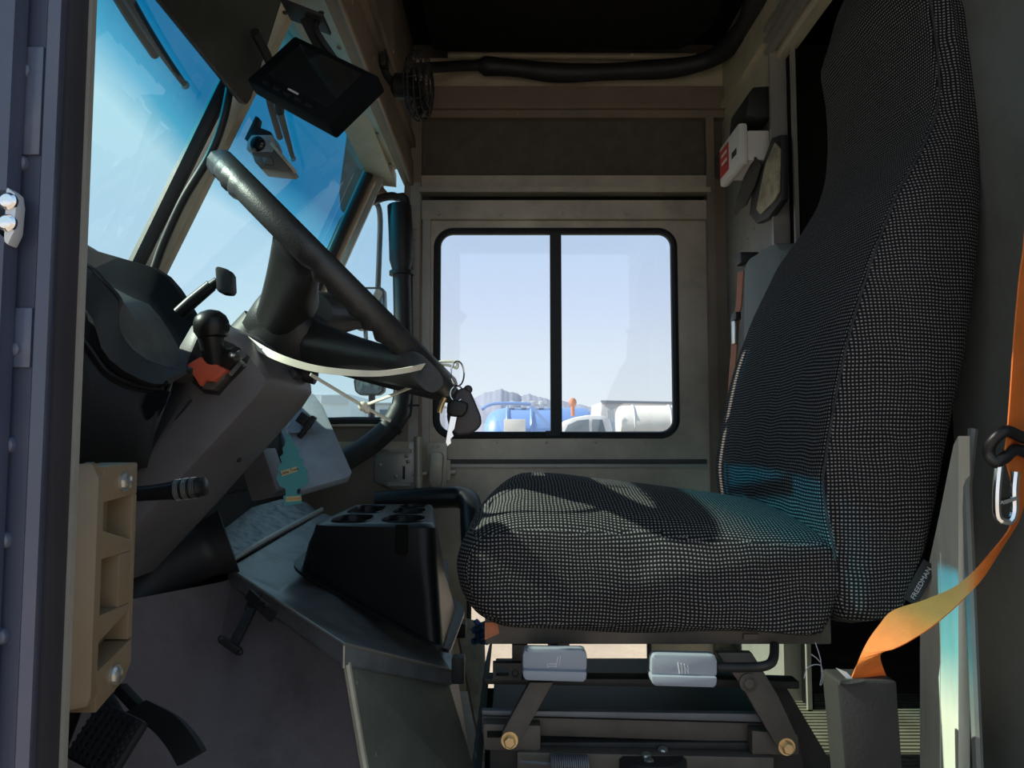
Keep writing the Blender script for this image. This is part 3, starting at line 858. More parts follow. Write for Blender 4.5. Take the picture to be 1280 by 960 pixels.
m.build('vent_opening', 'hood', t)

# pad on a stalk rising from the dash
t = thing('dash_pad_stalk', 'black stalk with a rounded rectangular pad rising from the dash beyond the gear knob', 'stalk', P(235, 385, Y=1.30))
m = MB(); m.tube([P(224, 392, Y=1.30), P(240, 377, Y=1.30), P(264, 357, Y=1.30)], [.012, .0115, .0105], 14); m.tube([P(262, 359, Y=1.30), P(272, 352, Y=1.30)], [.0085, .0085], 12)
m.build('stalk', 'plastic', t)
m = MB(); q = [(268, 335), (271, 332), (284, 336), (288, 342), (289, 362), (286, 367), (274, 366), (270, 362)]
m.prism([P(a, b, Y=1.285) for a, b in q], (0, .03, 0), .004); m.build('pad', 'rubber', t)

# ================================================================== steering column
t = thing('steering_column', 'grey plastic steering column cover sloping up to the steering wheel', 'steering column', P(180, 690, Y=1.15))
o0 = [(236, 446), (246, 418), (262, 410), (282, 416), (300, 430), (318, 455), (331, 473), (331, 481), (316, 500), (268, 552), (232, 590), (184, 642), (83, 745), (70, 735), (130, 640), (181, 578), (240, 500)]
o1 = [(222, 430), (238, 405), (258, 399), (284, 406), (306, 422), (326, 448), (338, 468), (339, 480), (326, 500), (278, 554), (243, 592), (196, 645), (100, 748), (66, 740), (120, 630), (176, 588), (208, 492)]
near = [P(a, b, Y=1.035) for a, b in o0]
mid = [P(a, b, Y=1.06) for a, b in o1]
far = [p + V((0, .215, 0)) for p in mid]
m = MB()
def shrink(r, k):
    c = sum(r, V((0, 0, 0))) / len(r); return [c + (p - c) * k for p in r]
def lerpr(r, s, k): return [p.lerp(q, k) for p, q in zip(r, s)]
m.rings([near, lerpr(near, mid, .35), lerpr(near, mid, .8), [p + V((0, .012, 0)) for p in mid], far])
m.build('shroud', 'column', t, smooth=50)
m = MB()   # dark irregular opening for shift lever and parking lever
m.prism([P(a, b, Y=1.0335) for a, b in ((236, 448), (246, 424), (262, 418), (292, 430), (312, 446), (306, 460), (298, 468), (286, 480), (274, 494), (256, 492), (240, 478), (232, 462))], (0, .006, 0))
m.build('opening', 'rubber', t)
m = MB(); m.tube([P(240, 500, Y=1.033), P(210, 537, Y=1.040), P(180, 575, Y=1.046)], .0016, 6); m.tube([P(285, 405, Y=1.07), P(325, 452, Y=1.07)], .0018, 6)
m.build('seam', 'rubber', t)
m = MB(); m.box(P(367, 470, Y=1.19), (.02, .035, .014), Euler((0, -.7, 0)).to_matrix(), .003); m.build('end_notch', 'rubber', t)
m = MB(); m.screw(P(299, 575, Y=1.09), (.7, -.3, -.6), .004); m.build('screw_head', 'rubber', t)
m = MB(); m.tube([P(380, 468, Y=1.24), P(395, 472, Y=1.24)], .012, 14); m.build('stalk_hub', 'rubber', t)

t = thing('gear_lever', 'shift lever with a black mushroom knob on the steering column', 'gear lever', P(266, 468, Y=1.01))
m = MB(); m.tube([P(271, 474, Y=1.03), P(269, 455, Y=1.02), P(265, 430, Y=1.005), P(262, 414, Y=1.0)], [.0135, .014, .0155, .017], 16)
m.build('stem', 'plastic', t)
m = MB(); ax = (P(262, 386, Y=1.0) - P(268, 440, Y=1.0)).normalized()
m.lathe(P(266, 424, Y=1.0), ax, [(0, .010), (.003, .018), (.012, .0228), (.022, .0225), (.030, .0195), (.036, .013), (.039, .004)], 24)
m.build('knob', 'plastic', t)
t = thing('parking_lever', 'red-orange lever block in the column opening below the gear knob', 'lever', P(256, 488, Y=1.01))
m = MB(); m.prism([P(a, b, Y=1.005) for a, b in ((232, 456), (250, 445), (264, 452), (284, 462), (268, 478), (256, 476), (250, 484))], (0, .03, 0), .004)
m.build('lever_block', 'red', t)
m = MB(); m.prism([P(a, b, Y=1.012) for a, b in ((256, 476), (284, 463), (280, 474), (266, 488), (252, 486))], (0, .02, 0), .002)
m.build('latch_plate', 'brown_steel', t)
t = thing('ignition_lock', 'metal ignition lock barrel beside the gear lever', 'ignition lock', P(292, 460, Y=1.02))
m = MB(); m.tube([P(276, 458, Y=1.045), P(290, 448, Y=1.018), P(298, 444, Y=1.012)], [.014, .015, .012], 18); m.build('barrel', 'black_steel', t)
m = MB(); m.tube([P(296, 446, Y=1.010), P(303, 442, Y=1.004)], [.007, .006], 12); m.tube([P(288, 468, Y=1.012), P(302, 452, Y=1.006), P(306, 457, Y=1.006)], .003, 8); m.sphere(P(289, 444, Y=1.004), .004)
m.build('key_tumbler', 'steel', t)

# multi-function stalk low on the left
t = thing('control_stalk', 'black stalk with a ribbed silver-marked end reaching out behind the tan block', 'stalk', P(215, 615, Y=.90))
y = .90
m = MB(); m.tube([P(150, 619, Y=y), P(190, 616, Y=y), P(217, 613, Y=y)], [.0085, .009, .0105], 18); m.build('rod', 'plastic', t)
m = MB(); d = (P(258, 608, Y=y) - P(217, 613, Y=y)).normalized(); L_ = (P(258, 608, Y=y) - P(217, 613, Y=y)).length
m.lathe(P(217, 613, Y=y), d, [(0, .0115), (L_ * .75, .0122), (L_ * .8, .011), (L_ * .97, .0105), (L_, .0075)], 22); m.build('knob', 'plastic', t)
m = MB()
for k in range(3):
    c = P(217, 613, Y=y) + d * L_ * (.08 + .24 * k)
    for j in range(4): m.lathe(c + d * .0016 * j, d, [(0, .0119), (.0008, .0127), (.0011, .0119)], 22)
m.build('ribbed_rings', 'steel', t)

# ================================================================== steering wheel
WC = P(425, 349, Y=1.25)
un = V((-.707, 0, .707)); vn = V((0, 1, 0)); nn = V((.707, 0, .707))
def WL(u, v, n): return WC + un * u + vn * v + nn * n
t = thing('steering_wheel', 'large black steering wheel seen edge-on in front of the windshield', 'steering wheel', WL(0, 0, -.12))
RR = .247
m = MB(); rings = []
NS = 120
for i in range(NS):
    a = 2 * PI * i / NS
    c = V((math.cos(a), math.sin(a)))
    grip = 0
    aa = (math.degrees(a) + 360) % 360      # 0 = top of wheel (away), 270 = nearest the camera
    for g0, g1 in ((20, 62), (298, 340), (225, 262), (98, 135)):
        if g0 < aa < g1: grip = 1
    ring = []
    for k in range(14):
        b = 2 * PI * k / 14
        rr = .0185
        if grip and math.sin(b) < .3:
            rr *= 1 + .20 * math.sin(math.radians(aa) * 52)
        ring.append(WL(c.x * (RR + rr * math.cos(b)), c.y * (RR + rr * math.cos(b)), rr * 1.08 * math.sin(b)))
    rings.append(ring)
m.rings(rings, False, True, True); m.build('rim', 'wheel', t, smooth=60)
def sup(cu, hu, cn, hn, v, k=3.0, N_=20):
    out = []
    for q in range(N_):
        a = 2 * PI * q / N_; ca, sa = math.cos(a), math.sin(a)
        out.append(WL(cu + hu * math.copysign(abs(ca) ** (2 / k), ca), v, cn + hn * math.copysign(abs(sa) ** (2 / k), sa)))
    return out
m = MB(); rs = []
for n, hu, hv in ((-.162, .055, .05), (-.158, .062, .058), (-.12, .068, .07), (-.095, .070, .075), (-.078, .060, .066), (-.072, .045, .045)):
    ring = []
    for q in range(28):
        a = 2 * PI * q / 28; ca, sa = math.cos(a), math.sin(a)
        ring.append(WL(-.004 + hu * math.copysign(abs(ca) ** .75, ca), hv * math.copysign(abs(sa) ** .75, sa), n))
    rs.append(ring)
m.rings(rs); m.build('hub', 'wheel', t, smooth=50)
def spoke(A_, B_, sg, bow=0):
    m = MB(); rs = []
    for i in range(13):
        s = i / 12; e = s * s * (3 - 2 * s)
        q = [A_[k] * (1 - s) + B_[k] * s for k in range(4)]
        v = A_[4] * (1 - s) + B_[4] * s
        pin = 1 - .05 * math.sin(PI * s)
        rs.append(sup((q[0] + q[1]) / 2, (q[1] - q[0]) / 2 * pin, (q[2] + q[3]) / 2 - bow * math.sin(PI * s), (q[3] - q[2]) / 2 * pin, sg * v, 2.8))
    m.rings(rs); return m.build('spoke', 'wheel', t, smooth=60)
def UN(px, py, Y):
    q = P(px, py, Y=Y) - WC
    return q.dot(un), q.dot(nn)
uA, uB = UN(338, 294, 1.02)[0], UN(392, 346, 1.02)[0]
uC, uD = UN(498, 452, 1.06)[0], UN(545, 490, 1.06)[0]
hA, hB, hC, hD = UN(308, 404, 1.19), UN(379, 372, 1.19), UN(400, 460, 1.19), UN(430, 405, 1.17)
for sg in (-1, 1):
    spoke((hB[0] - .03, hA[0] + .012, hA[1] + .002, hB[1] + .02, .045), (uB, uA, -.030, .008, .228), sg)
    spoke((hC[0], hA[0] - .05, hC[1] - .012, hC[1] + .050, .045), (uD, uC, -.024, .010, .185), sg, .004)
for sg in ():
    spoke((.000, .066, -.160, -.055, .035), (.045, .112, -.032, .006, .236), sg)
    spoke((-.074, .004, -.152, -.062, .035), (-.215, -.145, -.026, .008, .185), sg, .006)
m = MB(); m.tube([WL(.02, 0, -.145), WL(.02, 0, -.25)], [.05, .045], 20); m.build('column_collar', 'rubber', t)

# white cord looped around hub and lower rim
t = thing('tie_strap', 'cream white plastic strap looped round the wheel hub and knotted below it', 'strap', P(470, 515, Y=1.20))
def ribbon(mb, ea, eb, th=.0012):
    rs = []
    for a, b in zip(ea, eb):
        rs.append((a, b))
    n_ = len(rs)
    rings = []
    for i in range(n_):
        a, b = rs[i]
        pa, pb = rs[max(0, i - 1)], rs[min(n_ - 1, i + 1)]
        tg = ((pb[0] + pb[1]) - (pa[0] + pa[1])).normalized()
        nr = (b - a).cross(tg)
        if nr.length < 1e-9: nr = V((0, 1, 0))
        nr.normalize()
        rings.append([a + nr * th / 2, b + nr * th / 2, b - nr * th / 2, a - nr * th / 2])
    mb.rings(rings)
m = MB()
pts = smooth_path([P(a, b, Y=yy) for a, b, yy in ((301, 417, 1.15), (302, 420, 1.12), (316, 430, 1.09), (345, 446, 1.05), (385, 459, 1.035), (425, 465, 1.03), (470, 467, 1.03), (505, 463, 1.04), (528, 458, 1.06))], 4)
ribbon(m, [p + V((.004, 0, .0042)) for p in pts], [p - V((.002, 0, .0042)) for p in pts], .002)
m.build('hub_loop', 'cream', t)
m = MB()
pts = [P(a, b, Y=yy) for a, b, yy in ((388, 468, 1.10), (455, 508, 1.14), (488, 526, 1.16))]
m.tube(smooth_path(pts, 4), .0034, 8, sq=.5)
pts = [P(a, b, Y=yy) for a, b, yy in ((452, 508, 1.14), (490, 494, 1.13), (532, 476, 1.11))]
m.tube(smooth_path(pts, 4), .0034, 8, sq=.5)
m.sphere(P(454, 508, Y=1.138), .0075, (1, .8, 1)); m.sphere(P(459, 512, Y=1.14), .006)
m.build('knotted_tail', 'cream', t)

# keys hanging on the lower rim
t = thing('key_ring', 'key ring with a black leather fob and one silver key hanging from the wheel rim', 'keys', P(570, 560, Y=1.17))
y = 1.17
m = MB()
c = P(572, 467, Y=y); rg = .019
m.tube([c + V((rg * .5 * math.cos(a), rg * .35 * math.cos(a), rg * math.sin(a))) for a in [2 * PI * k / 26 for k in range(26)]], .0013, 8, loop=True)
c2 = P(571, 492, Y=y)
m.tube([c2 + V((.010 * math.cos(a), .004 * math.sin(a), .012 * math.sin(a))) for a in [2 * PI * k / 20 for k in range(20)]], .0012, 8, loop=True)
m.build('split_ring', 'chrome', t)
m = MB(); m.tube(smooth_path([P(a, b, Y=y) for a, b in ((545, 453), (556, 452), (568, 452), (572, 454), (571, 460), (566, 458), (556, 456), (546, 458))], 4), .0022, 8)
m.build('cord_loop', 'cream', t)
m = MB(); m.prism([P(a, b, Y=y - .004) for a, b in ((572, 487), (580, 484), (588, 489), (595, 505), (601, 520), (602, 530), (596, 538), (585, 543), (572, 544), (562, 538), (558, 520), (562, 505))], (0, .012, 0), .004)
m.build('leather_fob', 'leather', t, smooth=60)
m = MB(); m.prism([P(a, b, Y=y - .018) for a, b in ((559, 503), (566, 499), (577, 501), (585, 504), (584, 514), (578, 521), (566, 521), (558, 517))], (0, .011, 0), .003)
m.build('key_head', 'plastic', t, smooth=60)
m = MB(); m.prism([P(a, b, Y=y - .014) for a, b in ((563, 520), (571, 521), (568, 536), (565, 540), (567, 545), (563, 549), (564, 554), (559, 558), (557, 553), (559, 540))], (0, .003, 0), .0005)
m.prism([P(a, b, Y=y - .0155) for a, b in ((565.5, 524), (567.5, 524), (562.5, 552), (561, 552))], (0, .001, 0))
m.build('key_blade', 'chrome', t, smooth=None)
m = MB(); m.tube([P(a, b, Y=y) for a, b in ((556, 497), (551, 508), (549, 516))], .004, 8); m.build('ring_charm', 'brass', t)
m = MB(); m.sphere(P(585, 487, Y=y + .006), .007, (1, .7, 1)); m.build('ring_bead', 'leather', t)

# ================================================================== board, air freshener, small box
t = thing('folder_board', 'scuffed blue-grey board wedged behind the steering column', 'board', P(395, 612, Y=1.52))
q = [(362, 488), (392, 492), (404, 508), (440, 590), (436, 596), (376, 613), (352, 540), (356, 514)]
m = MB(); m.prism([P(a, b, Y=1.58 - .0014 * (b - 490)) for a, b in q], (-.008, .02, -.012), .002)
m.build('panel', 'board', t)
m = MB(); m.prism([P(a, b, Y=1.572 - .0014 * (b - 490)) for a, b in ((355, 541), (392, 541), (386, 530), (372, 527))], (0, -.004, 0)); m.build('top_flap', 'board', t)
m = MB(); m.box((P(384, 534, Y=1.50)), (.010, .016, .05), Euler((0, .6, 0)).to_matrix(), .002); m.box(P(379, 524, Y=1.50), (.02, .014, .022), Euler((0, .6, 0)).to_matrix(), .002)
m.build('black_clip', 'rubber', t)
t = thing('tree_air_freshener', 'teal tree-shaped card air freshener hanging in front of the blue-grey board', 'air freshener', P(365, 630, Y=1.39))
left = [(359, 543), (356, 556), (353, 560), (354, 567), (350, 571), (352, 578), (347, 584), (349, 590), (345, 597), (348, 603), (350, 608), (356, 610), (357, 613), (357, 619), (354, 620), (355, 632)]
right = [(377, 629), (376, 618), (371, 617), (371, 612), (378, 609), (383, 606), (386, 600), (383, 594), (384, 588), (378, 582), (379, 575), (373, 570), (373, 562), (368, 556), (364, 548), (361, 542)]
m = MB(); m.prism([P(a, b, Y=1.39) for a, b in left + right], (0, .003, 0)); m.build('card', 'teal_card', t, smooth=None)
m = MB(); m.prism([P(a, b, Y=1.3888) for a, b in ((351, 589), (371, 583), (372, 589), (352, 595.5))], (0, .001, 0)); m.build('name_label', 'yellow_card', t, smooth=None)
m = MB(); m.prism([P(a, b, Y=1.3888) for a, b in ((357, 621), (376, 619.5), (376.5, 626), (357.5, 627.5))], (0, .001, 0)); m.build('base_label', 'yellow_card', t, smooth=None)
c = P(361.5, 589.2, Y=1.3883); dx_ = P(371, 586, Y=1.3883) - P(352, 592, Y=1.3883)
text('lettering', 'Little Tree', .0078, c, dx_, (0, 0, 1), 'ink', t)
c = P(366.8, 623.5, Y=1.3883); dx_ = P(376, 623, Y=1.3883) - P(357, 624, Y=1.3883)
text('lettering', 'LITTLE TREES', .0046, c, dx_, (0, 0, 1), 'orange_ink', t)
m = MB(); m.tube(smooth_path([P(361, 544, Y=1.392), P(358, 536, Y=1.42), P(362, 528, Y=1.49)], 4), .0009, 6); m.build('string', 'cream', t)
t = thing('small_grey_box', 'small grey metal box below the column, left of the air freshener', 'box', P(325, 622, Y=1.62))
m = MB(); m.prism([P(a, b, Y=1.62) for a, b in ((300, 570), (328, 560), (346, 614), (340, 621), (314, 627), (306, 600))], (.01, .06, 0), .004); m.build('case', 'column', t)
m = MB(); m.tube(smooth_path([P(a, b, Y=1.64) for a, b in ((326, 560), (335, 580), (342, 605), (349, 612))], 4), .006, 8); m.build('cable', 'rubber', t)

# ================================================================== engine cover and the black console on it
Ac, Bc, Cc = P(430, 804, Y=1.12), P(566, 838, Y=1.40), P(284, 709, Y=1.45)
Dc, Ec = P(402, 640, Y=2.0), P(560, 700, Y=2.0)
dn = lambda p, d: V((p.x, p.y, p.z - d))
t = thing('engine_cover', 'grey metal engine cover between the seats with an angled lid', 'engine cover', V((-.3, 1.6, 0)))
m = MB()
cen = (Ac + Bc + Cc + Dc + Ec) / 5 
tops = [Cc, Ac, Bc, Ec, Dc]
va = [m.bm.verts.new(p) for p in tops]; vb = [m.bm.verts.new(dn(p, .034 if i in (1,) else .03)) for i, p in enumerate(tops)]
m.bm.faces.new((va[0], va[1], va[2])); m.bm.faces.new((va[0], va[2], va[4])); m.bm.faces.new((va[4], va[2], va[3]))
for i in range(5):
    j = (i + 1) % 5
    m.bm.faces.new((va[i], vb[i], vb[j], va[j]))
m.bm.faces.new(vb)
bmesh.ops.recalc_face_normals(m.bm, faces=list(m.bm.faces))
bmesh.ops.bevel(m.bm, geom=[e for e in m.bm.edges], offset=.004, segments=2, affect='EDGES')
lid = m.build('lid', 'lid', t, smooth=25)
m = MB(); m.tube([Cc + V((-.004, 0, .006)), Cc.lerp(Dc, .35) + V((-.004, 0, .008)), Dc + V((0, 0, .006))], .006, 8); m.build('raised_rim', 'alu_pale', lid)
m = MB(); m.tube([Cc + V((0, 0, -.001)), Ac + V((0, -.001, -.001)), Bc + V((0, 0, -.001))], .0028, 8); m.tube([Ac + V((0, -.001, -.003)), dn(Ac, .034) + V((0, -.001, 0))], .0026, 8); m.build('edge_highlight', 'alu_pale', lid)  # bright line on the lid's front edges, put in as pale tubes
ins_ = lambda p, k=.965: V((cen.x + (p.x - cen.x) * k, cen.y + (p.y - cen.y) * k, p.z - .026))
Ab, Bb, Cb = V((-.165, 1.06, 0)), V((-.045, 1.34, 0)), V((-.62, 1.22, 0))
A1, B1, C1 = ins_(Ac), ins_(Bc), ins_(Cc)
C0, C0b = P(152, 752, Y=1.18), P(56, 1010, Y=.97)
Cm = P(230, 1010, Y=1.08)
def bil(a, b, c_, d_, s, t_): return a.lerp(b, s).lerp(d_.lerp(c_, s), t_)
g = []
for k in range(9):
    t_ = k / 8
    g.append([bil(C0, C1, Cm, C0b, s / 6, t_) for s in range(6)] + [bil(C1, A1, Ab, Cm, s / 8, t_) for s in range(9)])
m = MB(); m.sheet(g, .004); m.build('side_panel', 'doghouse', t, smooth=60)
m = MB(); m.prism([A1, B1, Bb, Ab], (-.010, .012, 0), 0)
nr = (B1 - A1).cross(Ab - A1).normalized()
if nr.y > 0: nr = -nr
for s_, q in ((.05, .10), (.10, .42), (.12, .72)):
    m.screw(A1.lerp(Ab, q).lerp(B1.lerp(Bb, q), s_ + .02), nr, .0055)
m.build('rear_panel', 'doghouse_green', t, smooth=None)
q_ = A1.lerp(Ab, .70).lerp(B1.lerp(Bb, .70), .52)
m = MB(); m.cyl(q_, q_ + nr * .002, .006); m.build('bolt_hole', 'rubber', t)
q_ = bil(C1, A1, Ab, Cm, .66, .72)
m = MB(); m.cyl(q_, q_ + V((-.002, -.006, .001)), .006); m.build('bolt_hole', 'rubber', t)
m = MB(); m.tube([A1 + nr * .002, Ab + nr * .002], .006, 8); m.build('corner_highlight', 'alu_tan', t)  # highlight along the corner, painted as a warm pale tube
m = MB(); m.prism([B1, ins_(Ec), V((Ec.x, Ec.y, 0)), Bb], (-.012, 0, 0)); m.prism([C1, ins_(Dc), V((Dc.x - .05, Dc.y, 0)), Cb], (.012, 0, 0)); m.build('inner_panel', 'doghouse', t, smooth=None)
# rubber hood latch on the side panel
m = MB(); p0, p1 = P(318, 745, Y=1.325), P(292, 806, Y=1.235)
m.bar(P(322, 742, Y=1.325), P(312, 764, Y=1.30), .018, .014, (0, 1, 0), .003); m.bar(P(314, 762, Y=1.30), p1, .016, .010, (0, 1, 0), .003)
latch = m.build('rubber_latch', 'rubber', t)
m = MB(); m.bar(P(276, 798, Y=1.225), P(300, 815, Y=1.225), .012, .010, (0, 1, 0), .002); m.sphere(P(276, 798, Y=1.222), .005); m.sphere(P(300, 815, Y=1.222), .005)
m.build('latch_handle', 'black_steel', latch)
m = MB(); m.bar(P(310, 742, Y=1.300), P(342, 772, Y=1.262), .018, .006, (0, 1, 0), .002)
m.screw(P(326, 750, Y=1.272), (0, -1, 0), .004); m.screw(P(332, 756, Y=1.268), (0, -1, 0), .004); m.build('latch_base', 'black_steel', latch)
m = MB(); m.box(P(573, 836, Y=1.37), (.022, .03, .045), None, .004); m.build('rear_catch', 'rubber', t)
m = MB(); m.box(P(577, 786, Y=1.66), (.02, .04, .03), None, .004); m.build('rear_catch', 'rubber', t)
# ledge in front of the lid
m = MB(); m.prism([P(258, 664, Y=1.62), P(300, 638, Y=1.80), P(352, 624, Y=1.98), P(384, 628, Y=2.05), P(398, 642, Y=2.02), P(278, 702, Y=1.52), P(258, 690, Y=1.54)], (0, .0, -.012))
o = m.build('engine_ledge', mat('speckled_metal_ledge', (.30, .31, .32), .45, .3, .15, 10, dirt=(.04, .04, .04), dscale=38, damt=.9)); tag(o, 'oil-speckled metal ledge ahead of the engine cover lid', 'ledge')

t = thing('cup_holder_console', 'black moulded console with cup holders on top of the engine cover', 'console', P(470, 800, Y=1.5))
zT = P(470, 655, Y=1.43).z
F0, F1 = P(393, 657, Y=1.43), P(544, 657, Y=1.43)
K0, K1 = P(446, 633, Y=1.86), P(541, 634, Y=1.86)
for p in (F0, F1, K0, K1): p.z = zT
b0, b1 = P(374, 694, Y=1.50), P(553, 824, Y=1.36)
b2, b3 = P(572, 790, Y=1.62), V((-.40, 1.92, zT - .10))
def rquad(c4, r, n=5):
    out = []
    for i in range(4):
        p, a, b = c4[i], c4[i - 1], c4[(i + 1) % 4]
        da, db = (a - p).normalized() * r, (b - p).normalized() * r
        for k in range(n + 1):
            s = k / n
            out.append((p + da) * (1 - s) ** 2 + p * 2 * s * (1 - s) + (p + db) * s ** 2)
    return out
top4 = [F0, F1, K1, K0]
bot4 = [b0, b1, b2, b3]
def l4(s): return [top4[i].lerp(bot4[i], s) for i in range(4)]
def lidz(p):
    def tri(a, b, c_):
        n_ = (b - a).cross(c_ - a)
        return a.z - (n_.x * (p.x - a.x) + n_.y * (p.y - a.y)) / n_.z
    def inside(a, b, c_):
        s_ = [(q.x - r.x) * (p.y - r.y) - (q.y - r.y) * (p.x - r.x) for r, q in ((a, b), (b, c_), (c_, a))]
        return all(v >= -1e-6 for v in s_) or all(v <= 1e-6 for v in s_)
    for T in ((Cc, Ac, Bc), (Cc, Bc, Dc), (Dc, Bc, Ec)):
        if inside(*T): return tri(*T)
    return max(tri(Cc, Bc, Dc), tri(Dc, Bc, Ec)) if p.y > 1.5 else tri(Cc, Ac, Bc)
def onlid(ring, h): return [V((p.x, p.y, lidz(p) + h)) for p in ring]
def atl(ring): return [V((p.x, p.y, max(p.z, lidz(p) + .035))) for p in ring]
def out4(c4, d):
    c = sum(c4, V((0, 0, 0))) / 4; return [p + V((p.x - c.x, p.y - c.y, 0)).normalized() * d for p in c4]
m = MB()
m.rings([rquad(out4(l4(0.0), -.008), .03), rquad(out4(l4(.035), .004), .035), atl(rquad(l4(.3), .035)), atl(rquad(l4(.6), .035)), onlid(rquad(l4(.97), .035), .036), onlid(rquad(out4(l4(.97), .02), .04), .035), onlid(rquad(out4(l4(.97), .02), .04), .029)], False)
def topp(a, b): return F0.lerp(F1, a).lerp(K0.lerp(K1, a), b)
loops = []
for (ca_, cb_, ra, rb, sq) in ((.26, .20, .17, .15, 3.2), (.72, .20, .19, .15, 2.4), (.26, .66, .18, .19, 4), (.74, .58, .17, .12, 3.4), (.76, .86, .16, .075, 2.4)):
    lp = []
    for k in range(28):
        q = 2 * PI * k / 28
        c1, s1 = math.cos(q), math.sin(q); e_ = 2.0 / sq
        lp.append(topp(ca_ + ra * math.copysign(abs(c1) ** e_, c1), cb_ + rb * math.copysign(abs(s1) ** e_, s1)))
    loops.append(lp)
es = []
for lp in [rquad(out4(l4(0.0), -.008), .03)] + loops:
    vs_ = [m.bm.verts.new(p) for p in lp]
    es += [m.bm.edges.new((vs_[k], vs_[(k + 1) % len(vs_)])) for k in range(len(vs_))]
bmesh.ops.triangle_fill(m.bm, edges=es, use_beauty=True, use_dissolve=False)
bmesh.ops.remove_doubles(m.bm, verts=m.bm.verts, dist=1e-5)
bmesh.ops.recalc_face_normals(m.bm, faces=m.bm.faces)
m.build('body', 'plastic', t, smooth=40)
for lp in loops:
    c1 = sum(lp, V((0, 0, 0))) / len(lp)
    m = MB(); dp = max(.015, min(.06, zT - lidz(c1) - .035))
    lip = [c1 + (p - c1) * 1.05 + V((0, 0, .0008)) for p in lp]
    m.rings([lip, [c1 + (p - c1) * 1.02 + V((0, 0, .003)) for p in lp], [c1 + (p - c1) * .99 + V((0, 0, .001)) for p in lp], [c1 + (p - c1) * .95 - V((0, 0, dp * .6)) for p in lp], [c1 + (p - c1) * .90 - V((0, 0, dp)) for p in lp], [c1 + (p - c1) * .05 - V((0, 0, dp + .001)) for p in lp]], False)
    m.build('cup_well', 'plastic', t, smooth=40)
m = MB(); fc = lambda a, s: F0.lerp(F1, a).lerp(b0.lerp(b1, a), s) + V((0, -.012, 0))
m.prism([fc(.68, -.0), fc(.78, -.0), fc(.78, .26), fc(.755, .30), fc(.705, .30), fc(.68, .26)], (0, .006, 0), .002); m.build('front_slot', 'ceiling', t)

# black padded bin beyond the console
o = MB(); o.tube(smooth_path([P(470, 628, Y=2.1), P(545, 622, Y=2.1), P(578, 622, Y=2.1), P(588, 632, Y=2.06), P(590, 660, Y=2.0), P(592, 700, Y=1.95)], 5), .03, 12)
o = o.build('padded_rail', 'plastic'); tag(o, 'black curved padded rail behind the cup holder console', 'rail')

# ================================================================== footwell: liner, boot, pedals
m = MB(); m.prism([V((-.66, .62, .0)), V((-.66, .62, .60)), V((-.62, .62, .60)), V((-.62, .62, .0))], (0, 1.3, 0))
struct(m.build('wall_footwell', 'firewall'), 'black firewall liner in the driver footwell', 'wall')
t = thing('column_boot', 'dusty black rubber boot where the steering column meets the footwell', 'boot', P(220, 740, Y=1.38))
m = MB(); m.tube(smooth_path([P(286, 676, Y=1.42), P(250, 690, Y=1.40), P(210, 708, Y=1.36), P(175, 740, Y=1.32), P(140, 790, Y=1.28)], 5), [.060 - .003 * min(i, 4) + .0004 * i for i in range(21)], 18); m.build('boot', 'rubber', t)
t = thing('brake_pedal', 'black brake pedal with a cross-ribbed rubber pad at the bottom left', 'pedal', P(135, 955, Y=1.05))
c = P(134, 925, Y=.91)
R_ = Euler((math.radians(-35), math.radians(10), math.radians(-25))).to_matrix()
m = MB(); m.box(c, (.076, .014, .066), R_, .006)
for k in range(-3, 4):
    m.box(c + R_ @ V((.0095 * k, -.008, 0)), (.0045, .005, .059), R_); m.box(c + R_ @ V((0, -.0078, .0083 * k)), (.068, .005, .0035), R_)
m.build('pad', 'rubber', t)
m = MB(); m.bar(c + R_ @ V((0, .012, .02)), P(95, 800, Y=1.0), .02, .012, (1, 0, 0), .003); m.build('arm', 'black_steel', t)
t = thing('accelerator_pedal', 'narrow black accelerator pedal right of the brake pedal', 'pedal', P(238, 952, Y=1.10))
m = MB(); g = [P(172, 885, Y=1.0), P(205, 903, Y=.97), P(226, 925, Y=.95), P(240, 948, Y=.94)]
g = smooth_path(g, 5); ribbon(m, [p + V((-.014, 0, -.008)) for p in g], [p + V((.016, -.004, .010)) for p in g], .010); m.build('treadle', 'rubber', t)
m = MB(); m.bar(P(178, 890, Y=1.01), P(150, 860, Y=1.04), .014, .014, (0, 1, 0), .002); m.build('arm', 'black_steel', t)

# tan ribbed mat and blue cloth
m = MB()
c00, c01, c11, c10 = P(569, 776, Y=1.98), P(605, 786, Y=1.98), P(608, 952, Y=1.51), P(604, 952, Y=1.51)
g = []
NR = 28
for i in range(2):
    row = []
    for j in range(NR + 1):
        s = j / NR
        p = c00.lerp(c01, s).lerp(c10.lerp(c11, s), i)
        row.append(p + V((0, 0, [0, .011, .011, 0][j % 4])))
    g.append(row)
m.sheet(g, .004)
o = m.build('ribbed_mat', 'mat_tan', smooth=None); tag(o, 'dusty tan ribbed rubber mat leaning between engine cover and seat base', 'mat')
m = MB()
g = []
for i in range(14):
    row = []
    for j in range(10):
        p = P(592 + 20 * j / 9 + 2 * math.sin(i), 776 + 28 * i / 13, Y=1.78)
        p.y += .012 * math.sin(i * 1.9 + j) + .006 * math.cos(j * 2.3 - i)
        row.append(p)
    g.append(row)
m.sheet(g, .003)
o = m.build('blue_cloth', 'cloth_blue', smooth=80); tag(o, 'crumpled blue cloth on the tan ribbed mat', 'cloth')
